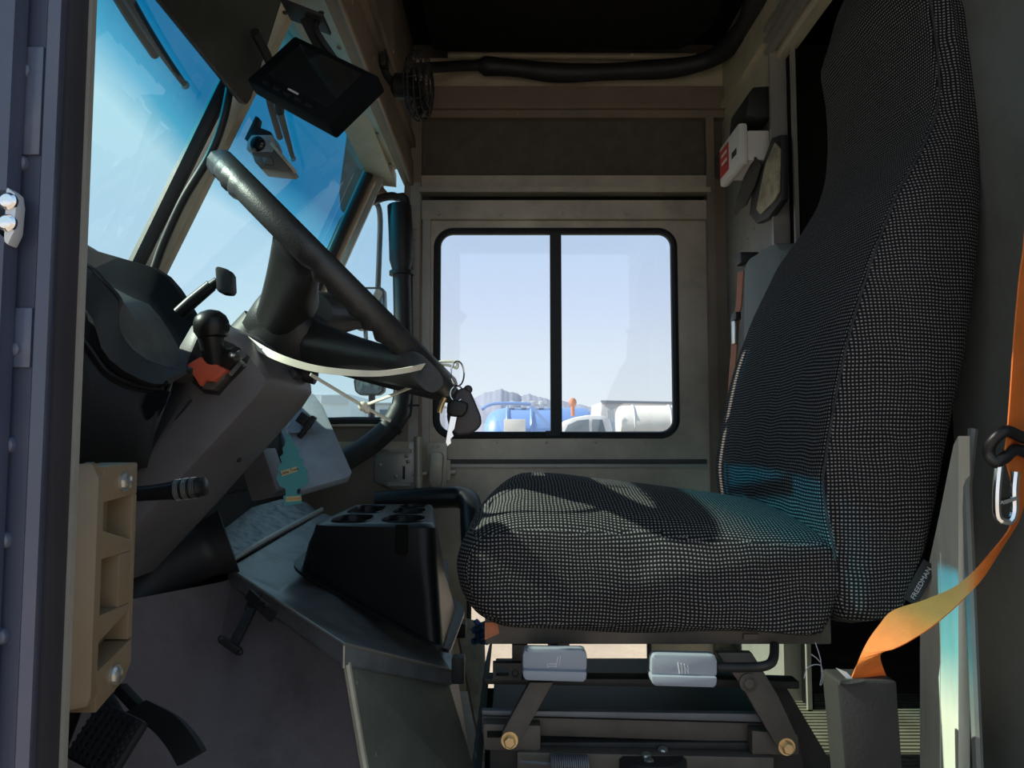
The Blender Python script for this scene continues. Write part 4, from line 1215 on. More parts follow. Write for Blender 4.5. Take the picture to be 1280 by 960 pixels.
# ================================================================== things hanging under the header
# backup monitor
t = thing('monitor', 'black video monitor hanging tilted from the header on a bracket', 'monitor', P(385, 95, Y=1.22))
cA, cB, cC, cD = P(352, 36, Y=1.27), P(455, 97, Y=1.19), P(424, 151, Y=1.15), P(329, 111, Y=1.23)   # screen-side corners
ux = ((cB - cA) + (cC - cD)).normalized(); uy = ((cA - cD) + (cB - cC)); uy = (uy - ux * uy.dot(ux)).normalized(); uz = ux.cross(uy)
if uz.y > 0: uz = -uz
cM = (cA + cB + cC + cD) / 4; Wm, Hm = (cB - cA).length * .98, ((cA - cD).length + (cB - cC).length) / 2
Rm = Matrix((ux, uy, -uz if ux.cross(uy).dot(uz) < 0 else uz)).transposed()
m = MB(); m.box(cM - uz * .016, (Wm, Hm, .032), Rm, .005); m.build('housing', 'hood', t)
m = MB(); m.box(cM + uz * .0006 + uy * Hm * .06, (Wm * .74, Hm * .70, .0016), Rm, .0006); m.build('screen', 'screen', t)
for k in range(5):
    m = MB(); m.box(cM + uz * .001 - uy * Hm * .40 + ux * Wm * (-.30 + .13 * k), (Wm * .08, Hm * .05, .004), Rm, .001); m.build('button', 'plastic', t)
m = MB(); m.box(cM + uz * .001 - uy * Hm * .32 + ux * Wm * -.02, (Wm * .12, Hm * .025, .0014), Rm); m.build('name_strip', 'grey_ink', t)
top = P(383, 24, Y=1.26)
m = MB(); m.box(top + V((0, 0, .004)), (.075, .06, .006), Euler((0, .38, 0)).to_matrix(), .001)
m.bar(top, cM + uy * Hm * .35 - uz * .035, .022, .016, (0, 1, 0), .003)
m.tube([cM + uy * Hm * .3 - uz * .03, cM + uy * Hm * .55 - uz * .03], .012, 12)
for sx in (-.03, .03): m.screw(top + V((sx, -.02, 0)), (0, 0, -1), .005)
m.build('bracket', 'black_steel', t)
m = MB(); m.tube(smooth_path([cM + uy * Hm * .45 - uz * .036 + ux * .02, P(398, 42, Y=1.24), P(396, 26, Y=1.26), P(388, 18, Y=1.27)], 5), .0045, 8); m.build('cable', 'rubber', t)

# sun visor
t = thing('sun_visor', 'dark smoked sun visor hanging in the upper left in front of the windshield', 'sun visor', V((-.50, 1.05, 1.245)))
def vs(y, h, o=0): return V((-.507 + .10 * h + o, y, 1.243 + .30 * h))
vq = [(.83, .03), (.85, .0), (1.385, .0), (1.405, .02), (1.41, .06), (1.39, .67), (.83, .67)]
m = MB(); m.prism([vs(y, h) for y, h in vq], (.006, 0, -.002), .0015); m.build('panel', 'visor', t, smooth=None)
m = MB(); m.tube([vs(y, h, .003) for y, h in vq[:6]], .0042, 6); m.build('edge_trim', 'rubber', t)
m = MB(); m.tube([vs(.84, .63), vs(1.38, .63)], .006, 10)
m.build('rod', 'black_steel', t)
m = MB(); m.tube(smooth_path([P(318, 40, Y=1.30), P(330, 62, Y=1.34), P(342, 92, Y=1.40), P(350, 140, Y=1.5)], 4), .009, 8)
o = m.build('header_cable', 'rubber'); tag(o, 'black cable between sun visor and monitor under the header', 'cable')

# dashcam on the glass
t = thing('dash_camera', 'small grey and black dash camera stuck to the blue band of the windshield', 'camera', P(335, 214, Y=1.56))
y = 1.56
m = MB(); m.prism([P(a, b, Y=y) for a, b in ((319, 144), (324, 147), (322, 158), (338, 164), (340, 176), (311, 178), (305, 173))], (0, .022, 0), .003); m.build('mount', 'rubber', t)
m = MB(); m.prism([P(a, b, Y=y - .022) for a, b in ((309, 176), (314, 168), (340, 168), (345, 180), (341, 190), (312, 190), (307, 186))], (0, .05, 0), .004); m.build('housing', 'board', t)
m = MB(); c = P(322, 180, Y=y - .022); m.lathe(c, (-.25, -1, 0), [(-.004, .016), (.003, .016), (.007, .012), (.008, .004)], 20); m.build('lens', 'screen', t)
m = MB(); m.prism([P(a, b, Y=y - .02) for a, b in ((314, 190), (342, 184), (366, 211), (362, 215), (326, 211), (318, 202))], (0, .05, 0), .003)
m.prism([P(a, b, Y=y - .026) for a, b in ((328, 197), (338, 194), (342, 206), (330, 205))], (0, .01, 0), .002); m.build('base', 'column', t)
m = MB(); m.bar(P(343, 184, Y=y - .022), P(366, 211, Y=y - .022), .006, .05, (0, 1, 0), .001); m.build('side_flange', 'alu_tan', t)

# wipers outside the glass
for nm, pts, lab in (('wiper', ((150, -20), (178, 28), (208, 74), (231, 106)), 'black wiper blade outside the upper left windshield pane'),
                     ('wiper', ((341, 100), (350, 140), (360, 176), (366, 198)), 'black wiper blade outside the glass behind the dash camera')):
    t = None
    def surf(a, b, off):
        side = -1 if a < 260 else 1
        lo_, hi_ = .6, 3.5
        d = ray(a, b)
        for _ in range(60):
            mid_ = (lo_ + hi_) / 2; p = CAM + d * (mid_ / d.y)
            tt = (p.y - YC) / ((YR if side > 0 else YL) - YC)
            xs = cxz(p.z) * (1 - tt) + kxz(p.z) * tt - off
            if p.x > xs: lo_ = mid_
            else: hi_ = mid_
        return CAM + d * (lo_ / d.y)
    sp_ = [surf(a, b, .035) for a, b in pts]
    t = thing(nm, lab, 'wiper', sp_[-1])
    m = MB(); m.tube(smooth_path(sp_, 4), [.010 - .0004 * i for i in range(13)], 8); m.build('blade', 'rubber', t)
    m = MB(); m.tube([p + V((-.02, 0, .008)) for p in sp_[:3]], .008, 8); m.build('arm', 'black_steel', t)
    m = MB(); m.sphere(sp_[-1], .008); m.build('tip', 'white', t)

# small wire-guarded fan at the header's far end
t = thing('cab_fan', 'small black wire-guarded fan mounted at the far end of the header', 'fan', P(523, 152, Y=1.75))
fc_ = P(524, 108, Y=1.75); ax = V((1, -.12, -.05)).normalized(); x_ = ax.orthogonal().normalized(); y_ = ax.cross(x_)
Rf = .078
m = MB()
for off, r in ((-.026, Rf * .55), (-.020, Rf * .85), (-.008, Rf), (.006, Rf), (.018, Rf * .88), (.024, Rf * .6), (.026, Rf * .25)):
    m.tube([fc_ + ax * off + (x_ * math.cos(a) + y_ * math.sin(a)) * r for a in [2 * PI * k / 36 for k in range(36)]], .0016, 6, loop=True)
for k in range(20):
    a = 2 * PI * k / 20; e_ = x_ * math.cos(a) + y_ * math.sin(a)
    m.tube([fc_ + ax * -.026 + e_ * Rf * .5, fc_ + ax * -.02 + e_ * Rf * .85, fc_ + ax * -.008 + e_ * Rf, fc_ + ax * .006 + e_ * Rf, fc_ + ax * .018 + e_ * Rf * .88, fc_ + ax * .026 + e_ * Rf * .25], .0011, 5)
m.build('guard', 'black_steel', t)
m = MB(); m.lathe(fc_ - ax * .065, ax, [(0, .018), (.01, .030), (.05, .030), (.055, .012), (.075, .012)], 20); m.build('motor', 'plastic', t)
for k in range(4):
    a = 2 * PI * k / 4; e_ = x_ * math.cos(a) + y_ * math.sin(a); f_ = ax.cross(e_)
    m = MB(); m.sheet([[fc_ + e_ * (.012 + .05 * i / 4) + (f_ * .020 * s * (1 + i * .12) + ax * .008 * s) for s in (-1, 0, 1)] for i in range(5)], .0015); m.build('blade', 'plastic', t)
m = MB(); m.tube([fc_ - ax * .06, fc_ - ax * .08 + V((0, 0, .03)), V((-.306, 1.75, fc_.z + .06))], .009, 8); m.box(V((-.300, 1.75, fc_.z + .06)), (.014, .05, .04), None, .003); m.build('mount', 'black_steel', t)

# black hose sagging along the top of the far wall and running back along the ceiling
m = MB()
hp = [(520, 86, 2.05), (548, 84, 2.2), (590, 82, 2.29), (640, 85, 2.30), (700, 91, 2.30), (780, 89, 2.30), (850, 84, 2.29), (895, 70, 2.25), (925, 40, 2.12), (945, 0, 1.95), (955, -40, 1.8)]
hpp = smooth_path([P(a, b, Y=c) for a, b, c in hp], 6)
m.tube(hpp, [.016 if i < 14 else .028 + .002 * math.sin(i * .6) for i in range(len(hpp))], 14)
o = m.build('sagging_hose', 'rubber'); tag(o, 'thick black hose sagging along the top of the far wall', 'hose')
# dark slab filling the top of the cab, in place of the ceiling's shade
m = MB(); m.prism([V((-.24, 1.0, 1.76)), V((.50, 1.0, 1.76)), V((.56, 1.3, 1.76)), V((.56, 2.08, 1.76)), V((.50, 2.20, 1.76)), V((-.24, 2.20, 1.76))], (0, 0, .099), .02)
o = m.build('overhead_shade_slab', 'ceiling'); tag(o, 'large black slab standing in for the shade under the ceiling', 'slab')

# black padded grab bar curving round the quarter window
m = MB()
gp = smooth_path([P(a, b, Y=c) for a, b, c in ((499, 258, 2.26), (501, 300, 2.25), (503, 380, 2.25), (504, 440, 2.25), (502, 500, 2.25), (490, 530, 2.24), (462, 556, 2.22), (430, 576, 2.18), (405, 586, 2.14))], 6)
m.tube(gp, [.036 if i < 9 else .027 if i < 26 else .032 for i in range(len(gp))], 16)
t = thing('grab_bar', 'thick black padded bar curving around the rear edge of the quarter window', 'grab bar', P(450, 590, Y=2.2))
m.build('padding', 'rubber', t)
m = MB()
for i in (9, 30):
    m = MB(); dd_ = (gp[i + 1] - gp[i]).normalized(); m.lathe(gp[i], dd_, [(0, .037), (.012, .037)], 16); m.build('clip_band', 'black_steel', t)
m = MB(); m.bar(gp[25] + V((.02, 0, 0)), gp[25] + V((.055, 0, 0)), .006, .006); m.build('stud', 'black_steel', t)


# door latch plate and lever at the door's front foot
t = thing('door_latch', 'grey steel latch plate with upright rod and lever beside the passenger door', 'latch', P(515, 620, Y=FW - .06))
m = MB(); m.prism([P(a, b, Y=FW - .045) for a, b in ((468, 560), (478, 552), (522, 552), (522, 616), (500, 616), (468, 602))], (0, .02, 0), .003)
m.box2((P(488, 563, Y=FW).x, FW - .060, P(488, 565, Y=FW).z), (P(517, 563, Y=FW).x, FW - .045, P(488, 561, Y=FW).z)); m.box2((P(488, 604, Y=FW).x, FW - .060, P(488, 606, Y=FW).z), (P(517, 604, Y=FW).x, FW - .045, P(488, 602, Y=FW).z))
for a, b in ((475, 581), (508, 570), (510, 577), (495, 596)): m.screw(P(a, b, Y=FW - .045), (0, -1, 0), .006)
m.build('plate', 'alu_pale', t)
m = MB(); m.box2((P(506, 590, Y=FW).x, FW - .047, P(506, 598, Y=FW).z), (P(509, 590, Y=FW).x, FW - .0445, P(506, 582, Y=FW).z)); m.build('keyhole_slot', 'rubber', t)
m = MB(); m.cyl(P(523, 618, Y=FW - .06), P(523, 546, Y=FW - .06), .0125); m.cyl(P(534, 592, Y=FW - .05), P(516, 592, Y=FW - .05), .008); m.build('rod', 'alu', t)
m = MB(); m.prism([P(a, b, Y=FW - .06) for a, b in ((537, 568), (541, 565), (551, 565), (554, 570), (552, 604), (549, 610), (540, 610), (536, 604))], (0, .035, 0), .005); m.build('lever_case', 'alu', t)
m = MB(); m.box2((P(534, 560, Y=FW).x, FW - .03, P(545, 616, Y=FW).z), (P(560, 560, Y=FW).x, FW - .012, P(545, 553, Y=FW).z), .002)
for a, b in ((541, 558), (548, 558), (545, 613), (541, 611)): m.hexbolt(P(a, b, Y=FW - .03), (0, -1, 0), .004, .004)
m.cyl(P(560, 590, Y=FW - .025), P(570, 590, Y=FW - .025), .010); m.bar(P(561, 575, Y=FW - .03), P(561, 600, Y=FW - .03), .012, .01)
m.build('base', 'alu', t)

# ================================================================== things on the far part of the bulkhead
def BXP(px, py, x=BX): return P(px, py, X=x)
t = thing('first_aid_box', 'white plastic box with a red label on the bulkhead', 'box', BXP(930, 222, BX - .03))
q = [BXP(a, b, BX - .07) for a, b in ((905, 170), (924, 150), (931, 156), (931, 196), (913, 221), (905, 216))]
lidp = [(905, 172), (926, 149), (932, 155), (932, 198), (912, 221), (905, 217)]
# box proper: y from 1.98 to 2.28
ya, yb = 1.90, 2.085
z0_, z1_ = 1.345, 1.375
m = MB(); m.box2((BX - .06, ya + .012, z0_ - .02), (BX - .0005, yb - .012, z1_ + .03), .008); m.build('case', 'white', t)
m = MB(); m.box2((BX - .085, ya, z0_ - .035), (BX - .0605, yb, z1_ + .045), .010); m.build('lid', 'white', t)
m = MB(); m.box2((BX - .0862, ya + .09, z0_ - .015), (BX - .0848, yb - .012, z1_ + .03)); m.build('red_label', 'label_red', t)
for k, (w0, zz_) in enumerate(((.11, z1_ + .012), (.11, z1_ - .01))):
    m = MB(); m.box2((BX - .0866, ya + .105, zz_ - .005), (BX - .0861, ya + .105 + .05, zz_ + .003)); m.build('label_line', 'white', t)
m = MB(); m.box2((BX - .0862, ya + .02, z0_), (BX - .0848, ya + .06, z0_ + .016)); m.build('small_print', 'ink', t)
t = thing('equipment_box', 'black box hanging above the white first aid box', 'box', BXP(952, 160, BX - .05))
m = MB(); m.prism([P(a, b, Y=1.878) for a, b in ((936, 116), (942, 108), (962, 107), (968, 112), (968, 142), (962, 146), (944, 147), (933, 143))], (0, .16, 0), .006); m.build('case', 'rubber', t)
m = MB(); m.tube(smooth_path([P(936, 138, Y=1.95), P(930, 143, Y=1.96), P(927, 147, Y=1.97)], 4), .006, 8); m.build('cable', 'rubber', t)
t = thing('document_pouch', 'worn clear plastic document pouch hanging in a black holder beside the doorway', 'pouch', BXP(955, 275, BX - .03))
xx = BX - .03
m = MB(); m.prism([BXP(a, b, xx) for a, b in ((940, 234), (951, 208), (964, 172), (976, 168), (976, 250), (960, 272), (945, 280), (936, 268))], (.02, 0, 0), .006); m.build('holder', 'rubber', t)
m = MB(); m.prism([BXP(a, b, xx - .006) for a, b in ((948, 246), (956, 206), (968, 178), (974, 186), (973, 240), (966, 252), (950, 268), (945, 262))], (.005, 0, 0), .002); m.build('pouch', 'paper', t)
t = thing('strap_end', 'dull grey strap tail hanging below the white first aid box', 'strap', BXP(925, 268, BX - .02))
m = MB(); ribbon(m, [BXP(a, b, BX - .042) for a, b in ((944, 196), (930, 222), (922, 246), (918, 268))], [BXP(a, b, BX - .036) for a, b in ((952, 206), (944, 232), (933, 256), (919, 270))], .003); m.build('webbing', 'sleeve', t)

# fold-down jump seat back and its orange belt
t = thing('jump_seat', 'folded grey vinyl jump seat on the bulkhead by the cargo doorway', 'seat', BXP(950, 545, BX - .05))
m = MB(); xx = BX - .10
q = [(929, 332), (936, 322), (960, 307), (968, 303), (974, 312), (974, 545), (930, 545), (928, 440)]
m.prism([BXP(a, b, xx) for a, b in q], (.055, 0, 0), .012); m.build('backrest', 'grey_fabric', t)
m = MB(); m.prism([BXP(a, b, xx + .06) for a, b in ((924, 336), (931, 330), (931, 560), (922, 560))], (.03, 0, 0), .003); m.build('side_rail', 'brown_steel', t)
m = MB(); m.box(BXP(934, 324, BX - .03), (.05, .05, .03), None, .006); m.build('hinge_knob', 'rubber', t)
t = thing('seat_belt', 'thin faded orange belt with a metal buckle hanging beside the folded jump seat', 'seat belt', BXP(912, 550, BX - .07))
xx = BX - .075
la = [(922, 342), (921, 380), (917, 395), (915, 425), (911, 480), (908, 545)]; lb = [(930, 338), (927, 382), (924, 397), (922, 425), (918, 480), (914, 545)]
m = MB(); ribbon(m, [BXP(a, b, xx) for a, b in la], [BXP(a, b, xx) for a, b in lb], .003); m.build('webbing', 'orange_dull', t)
m = MB(); m.box(BXP(918, 412, xx - .008), (.010, .03, .075), None, .003); m.build('buckle', 'steel', t)
m = MB(); m.box(BXP(920, 396, xx - .008), (.014, .045, .02), None, .003); m.build('guide', 'rubber', t)

# ================================================================== DRIVER SEAT
YS, YNr, YFr = 1.265, 1.0, 1.53
seat = thing('driver_seat', 'high-backed driver seat in black and white tweed fabric on a scissor base', 'seat', V((.2, YS, 0)))
# -- cushion: profile in X-Z swept across Y
prof_px = [(569, 712), (572, 692), (580, 676), (594, 663), (614, 655), (642, 651), (700, 652), (770, 656), (850, 660), (920, 664), (985, 668), (1030, 672), (1054, 682), (1060, 700), (1056, 730), (1046, 762), (1036, 782), (1024, 792), (960, 794), (880, 794), (800, 793), (720, 792), (660, 790), (626, 786), (604, 776), (588, 762), (575, 740)]
base = [P(a, b, Y=1.03) for a, b in prof_px]
base2 = [(p.x, p.z) for p in smooth_path(base, 4, True)]
cxm = sum(p[0] for p in base2) / len(base2); czm = sum(p[1] for p in base2) / len(base2)
zmid = czm
def crown(x, s):
    q = min(1, max(0, (x + .088) / .115)); wgt = q * q * (3 - 2 * q)
    if x > .08: wgt *= max(.6, 1 - (x - .08) * 1.2)
    return .053 * wgt * (max(0, math.sin(PI * s)) ** .9)
def csec(y, inset, s):
    out = []
    for x, z in base2:
        dx, dz = x - cxm, z - czm
        r = math.hypot(dx, dz)
        k = 1 - inset / max(r, .05) if inset < r else .02
        zz_ = czm + dz * k
        up = min(1, max(0, (z - zmid + .02) / .09)); up = up * up * (3 - 2 * up)
        zz_ += crown(x, s) * up
        zz_ += .003 * math.sin(x * 23 + 1.0) * min(1, max(0, -dz / .05))
        out.append(V((cxm + dx * k, y, zz_)))
    return out
rings = []
NY = 26; rad = .062
for kk in (.85, .65, .45, .25, .10):
    ring = csec(YNr, rad * .62, 0)
    c = V((cxm, YNr, czm)); rings.insert(0, [c + (p - c) * (1 - kk) + V((0, -.012 * kk, 0)) for p in ring])
rings = rings[::1]
rings.sort(key=lambda r: (r[0] - V((cxm, r[0].y, czm))).length)
for i in range(9):
    a = PI / 2 * i / 8
    d = rad * (1 - math.cos(a)); ins = rad * .62 * (1 - math.sin(a))
    rings.append(csec(YNr + d, ins, d / (YFr - YNr)))
for i in range(1, NY):
    y = YNr + rad + (YFr - YNr - 2 * rad) * i / NY
    rings.append(csec(y, 0, (y - YNr) / (YFr - YNr)))
for i in range(9):
    a = PI / 2 * (8 - i) / 8
    d = rad * (1 - math.cos(a)); ins = rad * .62 * (1 - math.sin(a))
    rings.append(csec(YFr - d, ins, d / (YFr - YNr)))
m = MB(); m.rings(rings); m.boxuv(); cush = m.build('cushion', 'fabric', seat, smooth=70)
# -- backrest: lofted levels (z, front x, back x, half width)
def lev(py, seam, back, Yn):
    f, b = P(seam, py, Y=Yn), P(back, py, Y=Yn + .02)
    return (f.z, f.x, b.x, YS - Yn)
LV = [(.372, .435, .470, .21), lev(775, 1052, 1128, 1.005), lev(740, 1046, 1147, 1.0), lev(690, 1040, 1165, 1.0), lev(640, 1030, 1176, 1.0), lev(600, 1026, 1183, 1.0), lev(530, 1036, 1196, 1.0), lev(430, 1056, 1216, 1.0),
      lev(330, 1085, 1229, 1.01), lev(240, 1119, 1234, 1.025), lev(195, 1145, 1233, 1.04), lev(150, 1166, 1231, 1.053), lev(110, 1172, 1226, 1.062), lev(60, 1169, 1220, 1.07), lev(0, 1160, 1206, 1.076)]
zl = LV[-1][0]
LV += [(zl + .06, .590, .634, .172), (zl + .115, .602, .630, .152), (zl + .15, .606, .626, .132), (zl + .168, .611, .621, .10)]
def interp(z):
    for i in range(len(LV) - 1):
        if LV[i][0] <= z <= LV[i + 1][0]:
            s = (z - LV[i][0]) / (LV[i + 1][0] - LV[i][0])
            g = lambda k: LV[max(0, min(len(LV) - 1, k))]
            out = []
            for c in (1, 2, 3):
                p0, p1, p2, p3 = g(i - 1)[c], g(i)[c], g(i + 1)[c], g(i + 2)[c]
                cr = .5 * (2 * p1 + (p2 - p0) * s + (2 * p0 - 5 * p1 + 4 * p2 - p3) * s * s + (3 * p1 - p0 - 3 * p2 + p3) * s ** 3)
                out.append(.5 * cr + .5 * (p1 + (p2 - p1) * s))
            return out
    return LV[-1][1:]
def bring(z):
    xf_, xb_, hw = interp(z)
    crn = .012 if z > .45 else .0
    pts = []
    rf = .016; rb = min(.05, (xb_ - xf_) * .45)
    # front face from near to far
    for k in range(13):
        s = -1 + 2 * k / 12
        pts.append(V((xf_ - crn * (1 - s * s) , YS + s * (hw - rf), z)))
    for k in range(1, 5):
        a = PI / 2 * k / 5; pts.append(V((xf_ + rf * (1 - math.cos(a)), YS + hw - rf + rf * math.sin(a), z)))
    for k in range(7):
        s = k / 6; pts.append(V((xf_ + rf + (xb_ - rb - xf_ - rf) * s, YS + hw + .006 * math.sin(PI * s), z)))
    for k in range(1, 6):
        a = PI / 2 * k / 6; pts.append(V((xb_ - rb + rb * math.sin(a), YS + hw - rb + rb * math.cos(a), z)))
    for k in range(7):
        s = 1 - 2 * k / 6; pts.append(V((xb_, YS + s * (hw - rb), z)))
    for k in range(1, 6):
        a = PI / 2 * (6 - k) / 6; pts.append(V((xb_ - rb + rb * math.sin(a), YS - hw + rb - rb * math.cos(a), z)))
    for k in range(7):
        s = 1 - k / 6; pts.append(V((xf_ + rf + (xb_ - rb - xf_ - rf) * s, YS - hw - .006 * math.sin(PI * s), z)))
    for k in range(1, 5):
        a = PI / 2 * (5 - k) / 5; pts.append(V((xf_ + rf * (1 - math.cos(a)), YS - hw + rf - rf * math.sin(a), z)))
    return pts
z0_, z1_ = LV[0][0], LV[-1][0]
NB = 70
m = MB(); m.rings([bring(z0_ + (z1_ - z0_) * i / NB) for i in range(NB + 1)]); m.boxuv(); br = m.build('backrest', 'fabric', seat, smooth=65)
m = MB()
pts = []
for i in range(6, NB - 1):
    z = z0_ + (z1_ - z0_) * i / NB; xf_, xb_, hw = interp(z)
    pts.append(V((xf_ + .003, YS - hw + .0005, z)))
m.tube(pts, .0016, 6); m.build('seam', 'piping', br)
# -- makers tag sewn into the back edge
pA, pB = P(1163, 704, Y=1.012), P(1136, 752, Y=1.012)
dd = (pA - pB); nrm = V((dd.z, 0, -dd.x)).normalized()
m = MB(); m.prism([pA - nrm * .010, pA + nrm * .010, pB + nrm * .012, pB - nrm * .010], (0, .002, 0)); tg = m.build('sewn_tag', 'rubber', seat, smooth=None)
text('lettering', 'FREEDMAN', .0092, (pA + pB) / 2 + V((0, -.0006, 0)) + nrm * .002, dd, V((-dd.z, 0, dd.x)), 'grey_ink', tg)
# -- base
m = MB(); m.box2((P(606, 800, Y=1.04).x, 1.04, P(700, 806, Y=1.04).z), (P(1040, 800, Y=1.04).x, 1.46, P(700, 770, Y=1.04).z), .004)
m.box2((P(930, 796, Y=1.035).x, 1.036, P(930, 800, Y=1.035).z), (P(948, 796, Y=1.035).x, 1.041, P(930, 793, Y=1.035).z))
m.build('seat_pan', 'brown_steel', seat)
m = MB(); m.prism([P(a, b, Y=1.038) for a, b in ((606, 778), (622, 778), (624, 792), (606, 800))], (0, .003, 0)); m.build('rust_patch', 'orange_dull', seat)
def pxbar(name, pts, Y0, dep, mt, bevel=.003, parent=seat):
    m = MB(); m.prism([P(a, b, Y=Y0) for a, b in pts], (0, dep, 0), bevel); return m.build(name, mt, parent)
pxbar('cross_rail', ((604, 848), (606, 856), (1000, 862), (1000, 852), (900, 849)), 1.10, .03, 'black_steel')
pxbar('cross_rail', ((602, 888), (602, 894), (985, 904), (985, 893)), 1.06, .012, 'rail_grey', .002)
pxbar('cross_rail', ((602, 895), (602, 918), (985, 930), (985, 905)), 1.075, .03, 'brown_steel')
pxbar('lower_plate', ((612, 928), (1000, 928), (1010, 990), (612, 990)), 1.07, .40, 'black_steel')
pxbar('lower_rail', ((646, 940), (968, 947), (968, 975), (646, 975)), 1.045, .024, 'brown_steel')
# rear wall of the base box that closes it from behind
pxbar('back_plate', ((606, 862), (985, 866), (1000, 990), (606, 990)), 1.47, .012, 'shade_black')
pxbar('side_bracket', ((603, 906), (608, 905), (676, 907), (676, 938), (668, 940), (605, 938)), 1.052, .022, 'brown_steel')
pxbar('side_bracket', ((940, 913), (998, 918), (1000, 944), (940, 944)), 1.052, .022, 'brown_steel')
pxbar('bracket_slot', ((609, 914), (630, 914), (630, 922), (609, 922)), 1.0505, .003, 'ceiling', 0)
# scissor arms
for (a, b, c_, d_) in ((((662, 853), (692, 853), (654, 920), (646, 931), (634, 934), (627, 926), (628, 916)), 1.028, (637, 925), None), (((896, 816), (940, 816), (972, 868), (996, 920), (996, 932), (986, 940), (974, 936), (968, 928), (926, 856)), 1.03, (983, 933), (935, 853))):
    m = MB(); m.prism([P(p, q, Y=b) for p, q in a], (0, .014, 0), .002); arm = m.build('scissor_arm', 'brown_steel', seat)
    m = MB(); m.hexbolt(P(c_[0], c_[1], Y=b), (0, -1, 0), .0082, .010); m.build('brass_bolt', 'brass', arm)
    if d_:
        m = MB(); m.lathe(P(d_[0], d_[1], Y=b), (0, -1, 0), [(-.001, .012), (.003, .012), (.004, .008), (.006, .006)], 18); m.build('pivot_boss', 'brown_steel', arm)
m = MB(); m.prism([P(a, b, Y=1.12) for a, b in ((955, 850), (985, 862), (1052, 975), (1000, 975))], (0, .014, 0), .002); m.build('rear_brace', 'black_steel', seat)
m = MB(); m.prism([P(a, b, Y=1.10) for a, b in ((640, 806), (660, 806), (655, 830), (640, 850))], (0, .014, 0), .002); m.build('front_strut', 'brown_steel', seat)
m = MB(); m.prism([P(a, b, Y=1.09) for a, b in ((686, 803), (712, 803), (712, 815), (686, 815))], (0, .05, 0), .002); m.build('pan_bracket', 'brown_steel', seat)
m = MB(); m.ringplate([P(a, b, Y=1.06) for a, b in ((616, 829), (652, 829), (652, 850), (616, 850))], [P(a, b, Y=1.06) for a, b in ((620, 834), (636, 834), (636, 845), (620, 845))], (0, .012, 0)); m.screw(P(644, 842, Y=1.06), (0, -1, 0), .005); m.build('slotted_tab', 'black_steel', seat)
# side plate with holes at the left of the base
m = MB(); m.prism([P(613, 800, Y=1.46), P(606, 870, Y=1.25), P(598, 965, Y=1.05), P(592, 985, Y=1.04), P(592, 940, Y=1.07), P(606, 830, Y=1.40)], (.004, 0, 0))
for k in range(6): m.box(P(607 - 2.4 * k, 850 + 20 * k, Y=1.34 - .05 * k) + V((-.001, 0, 0)), (.008, .02, .012), None, .002)
m.build('side_plate', 'black_steel', seat)
# spring and bolts on the lower rail
m = MB(); hel = []
sA, sB = P(688, 955, Y=1.03), P(736, 956, Y=1.03)
for k in range(18 * 12 + 1):
    a = 2 * PI * k / 12; hel.append(sA.lerp(sB, k / (18 * 12)) + V((0, .011 * math.cos(a), .011 * math.sin(a))))
m.tube(hel, .0013, 5); m.tube([sA, P(650, 952, Y=1.03)], .002, 6); m.build('tension_spring', 'rail_grey', seat)
m = MB(); m.lathe(P(815, 947, Y=1.05) + V((0, 0, -.012)), (0, 0, 1), [(0, .045), (.012, .045), (.016, .04)], 24); m.build('swivel_plate', 'black_steel', seat)
for a, b, yy in ((808, 945, 1.04), (811, 952, 1.03), (829, 938, 1.06)):
    m = MB(); m.hexbolt(P(a, b, Y=yy) + V((0, 0, .0)), (0, -.3, 1), .0048, .004); m.build('zinc_bolt', 'steel', seat)
# two release handles
hx = [(0, 0)]
for (xa, ya2, xb, yb2, ic) in ((653, 811, 734, 853, 1), (814, 818, 897, 860, 2)):
    Yh = .985
    r_ = 6
    pts = [(xa + r_, ya2), (xb - r_, ya2 + 1), (xb - 2, ya2 + 3), (xb, ya2 + 9), (xb, yb2 - 14), (xa, yb2 - 16), (xa, ya2 + 8), (xa + 2, ya2 + 2)]
    m = MB(); m.prism([P(p, q, Y=Yh) for p, q in pts], (0, .022, 0), .004)
    low = [(xa, yb2 - 15), (xb, yb2 - 13), (xb - 1, yb2 - 3), (xb - 5, yb2), (xa + 5, yb2 - 2), (xa + 1, yb2 - 6)]
    m.prism([P(p, q, Y=Yh - .006) for p, q in low], (0, .03, 0), .003)
    hd_ = m.build('release_handle', 'handle', seat)
    m = MB(); cx_, cy_ = (xa + xb) / 2 - 1, (ya2 + yb2) / 2 - 5
    seg_ = [((-8, 2), (-8, 8)), ((-8, 6), (4, 6)), ((-6, 3), (3, 3)), ((3, 6), (5, -6)), ((6, 5), (8, -7))] if ic == 1 else [((-7, -6), (-5, 8)), ((-3, -5), (-2, 8)), ((1, -4), (2, 8)), ((2, 0), (5, 6)), ((5, -2), (6, 8))]
    for s0, s1 in seg_:
        m.tube([P(cx_ + s0[0], cy_ + s0[1], Y=Yh - .0003), P(cx_ + s1[0], cy_ + s1[1], Y=Yh - .0003)], .0007, 5)
    m.build('seat_symbol', 'grey_ink', hd_)
m = MB(); m.tube(smooth_path([P(896, 834, Y=1.0), P(940, 834, Y=1.0), P(960, 831, Y=1.0), P(967, 822, Y=1.01), P(968, 806, Y=1.03)], 5), .0062, 10); m.build('handle_rod', 'black_steel', seat)
m = MB(); m.tube([P(693, 835, Y=1.0), P(693, 806, Y=1.06)], .006, 8); m.build('handle_rod', 'black_steel', seat)
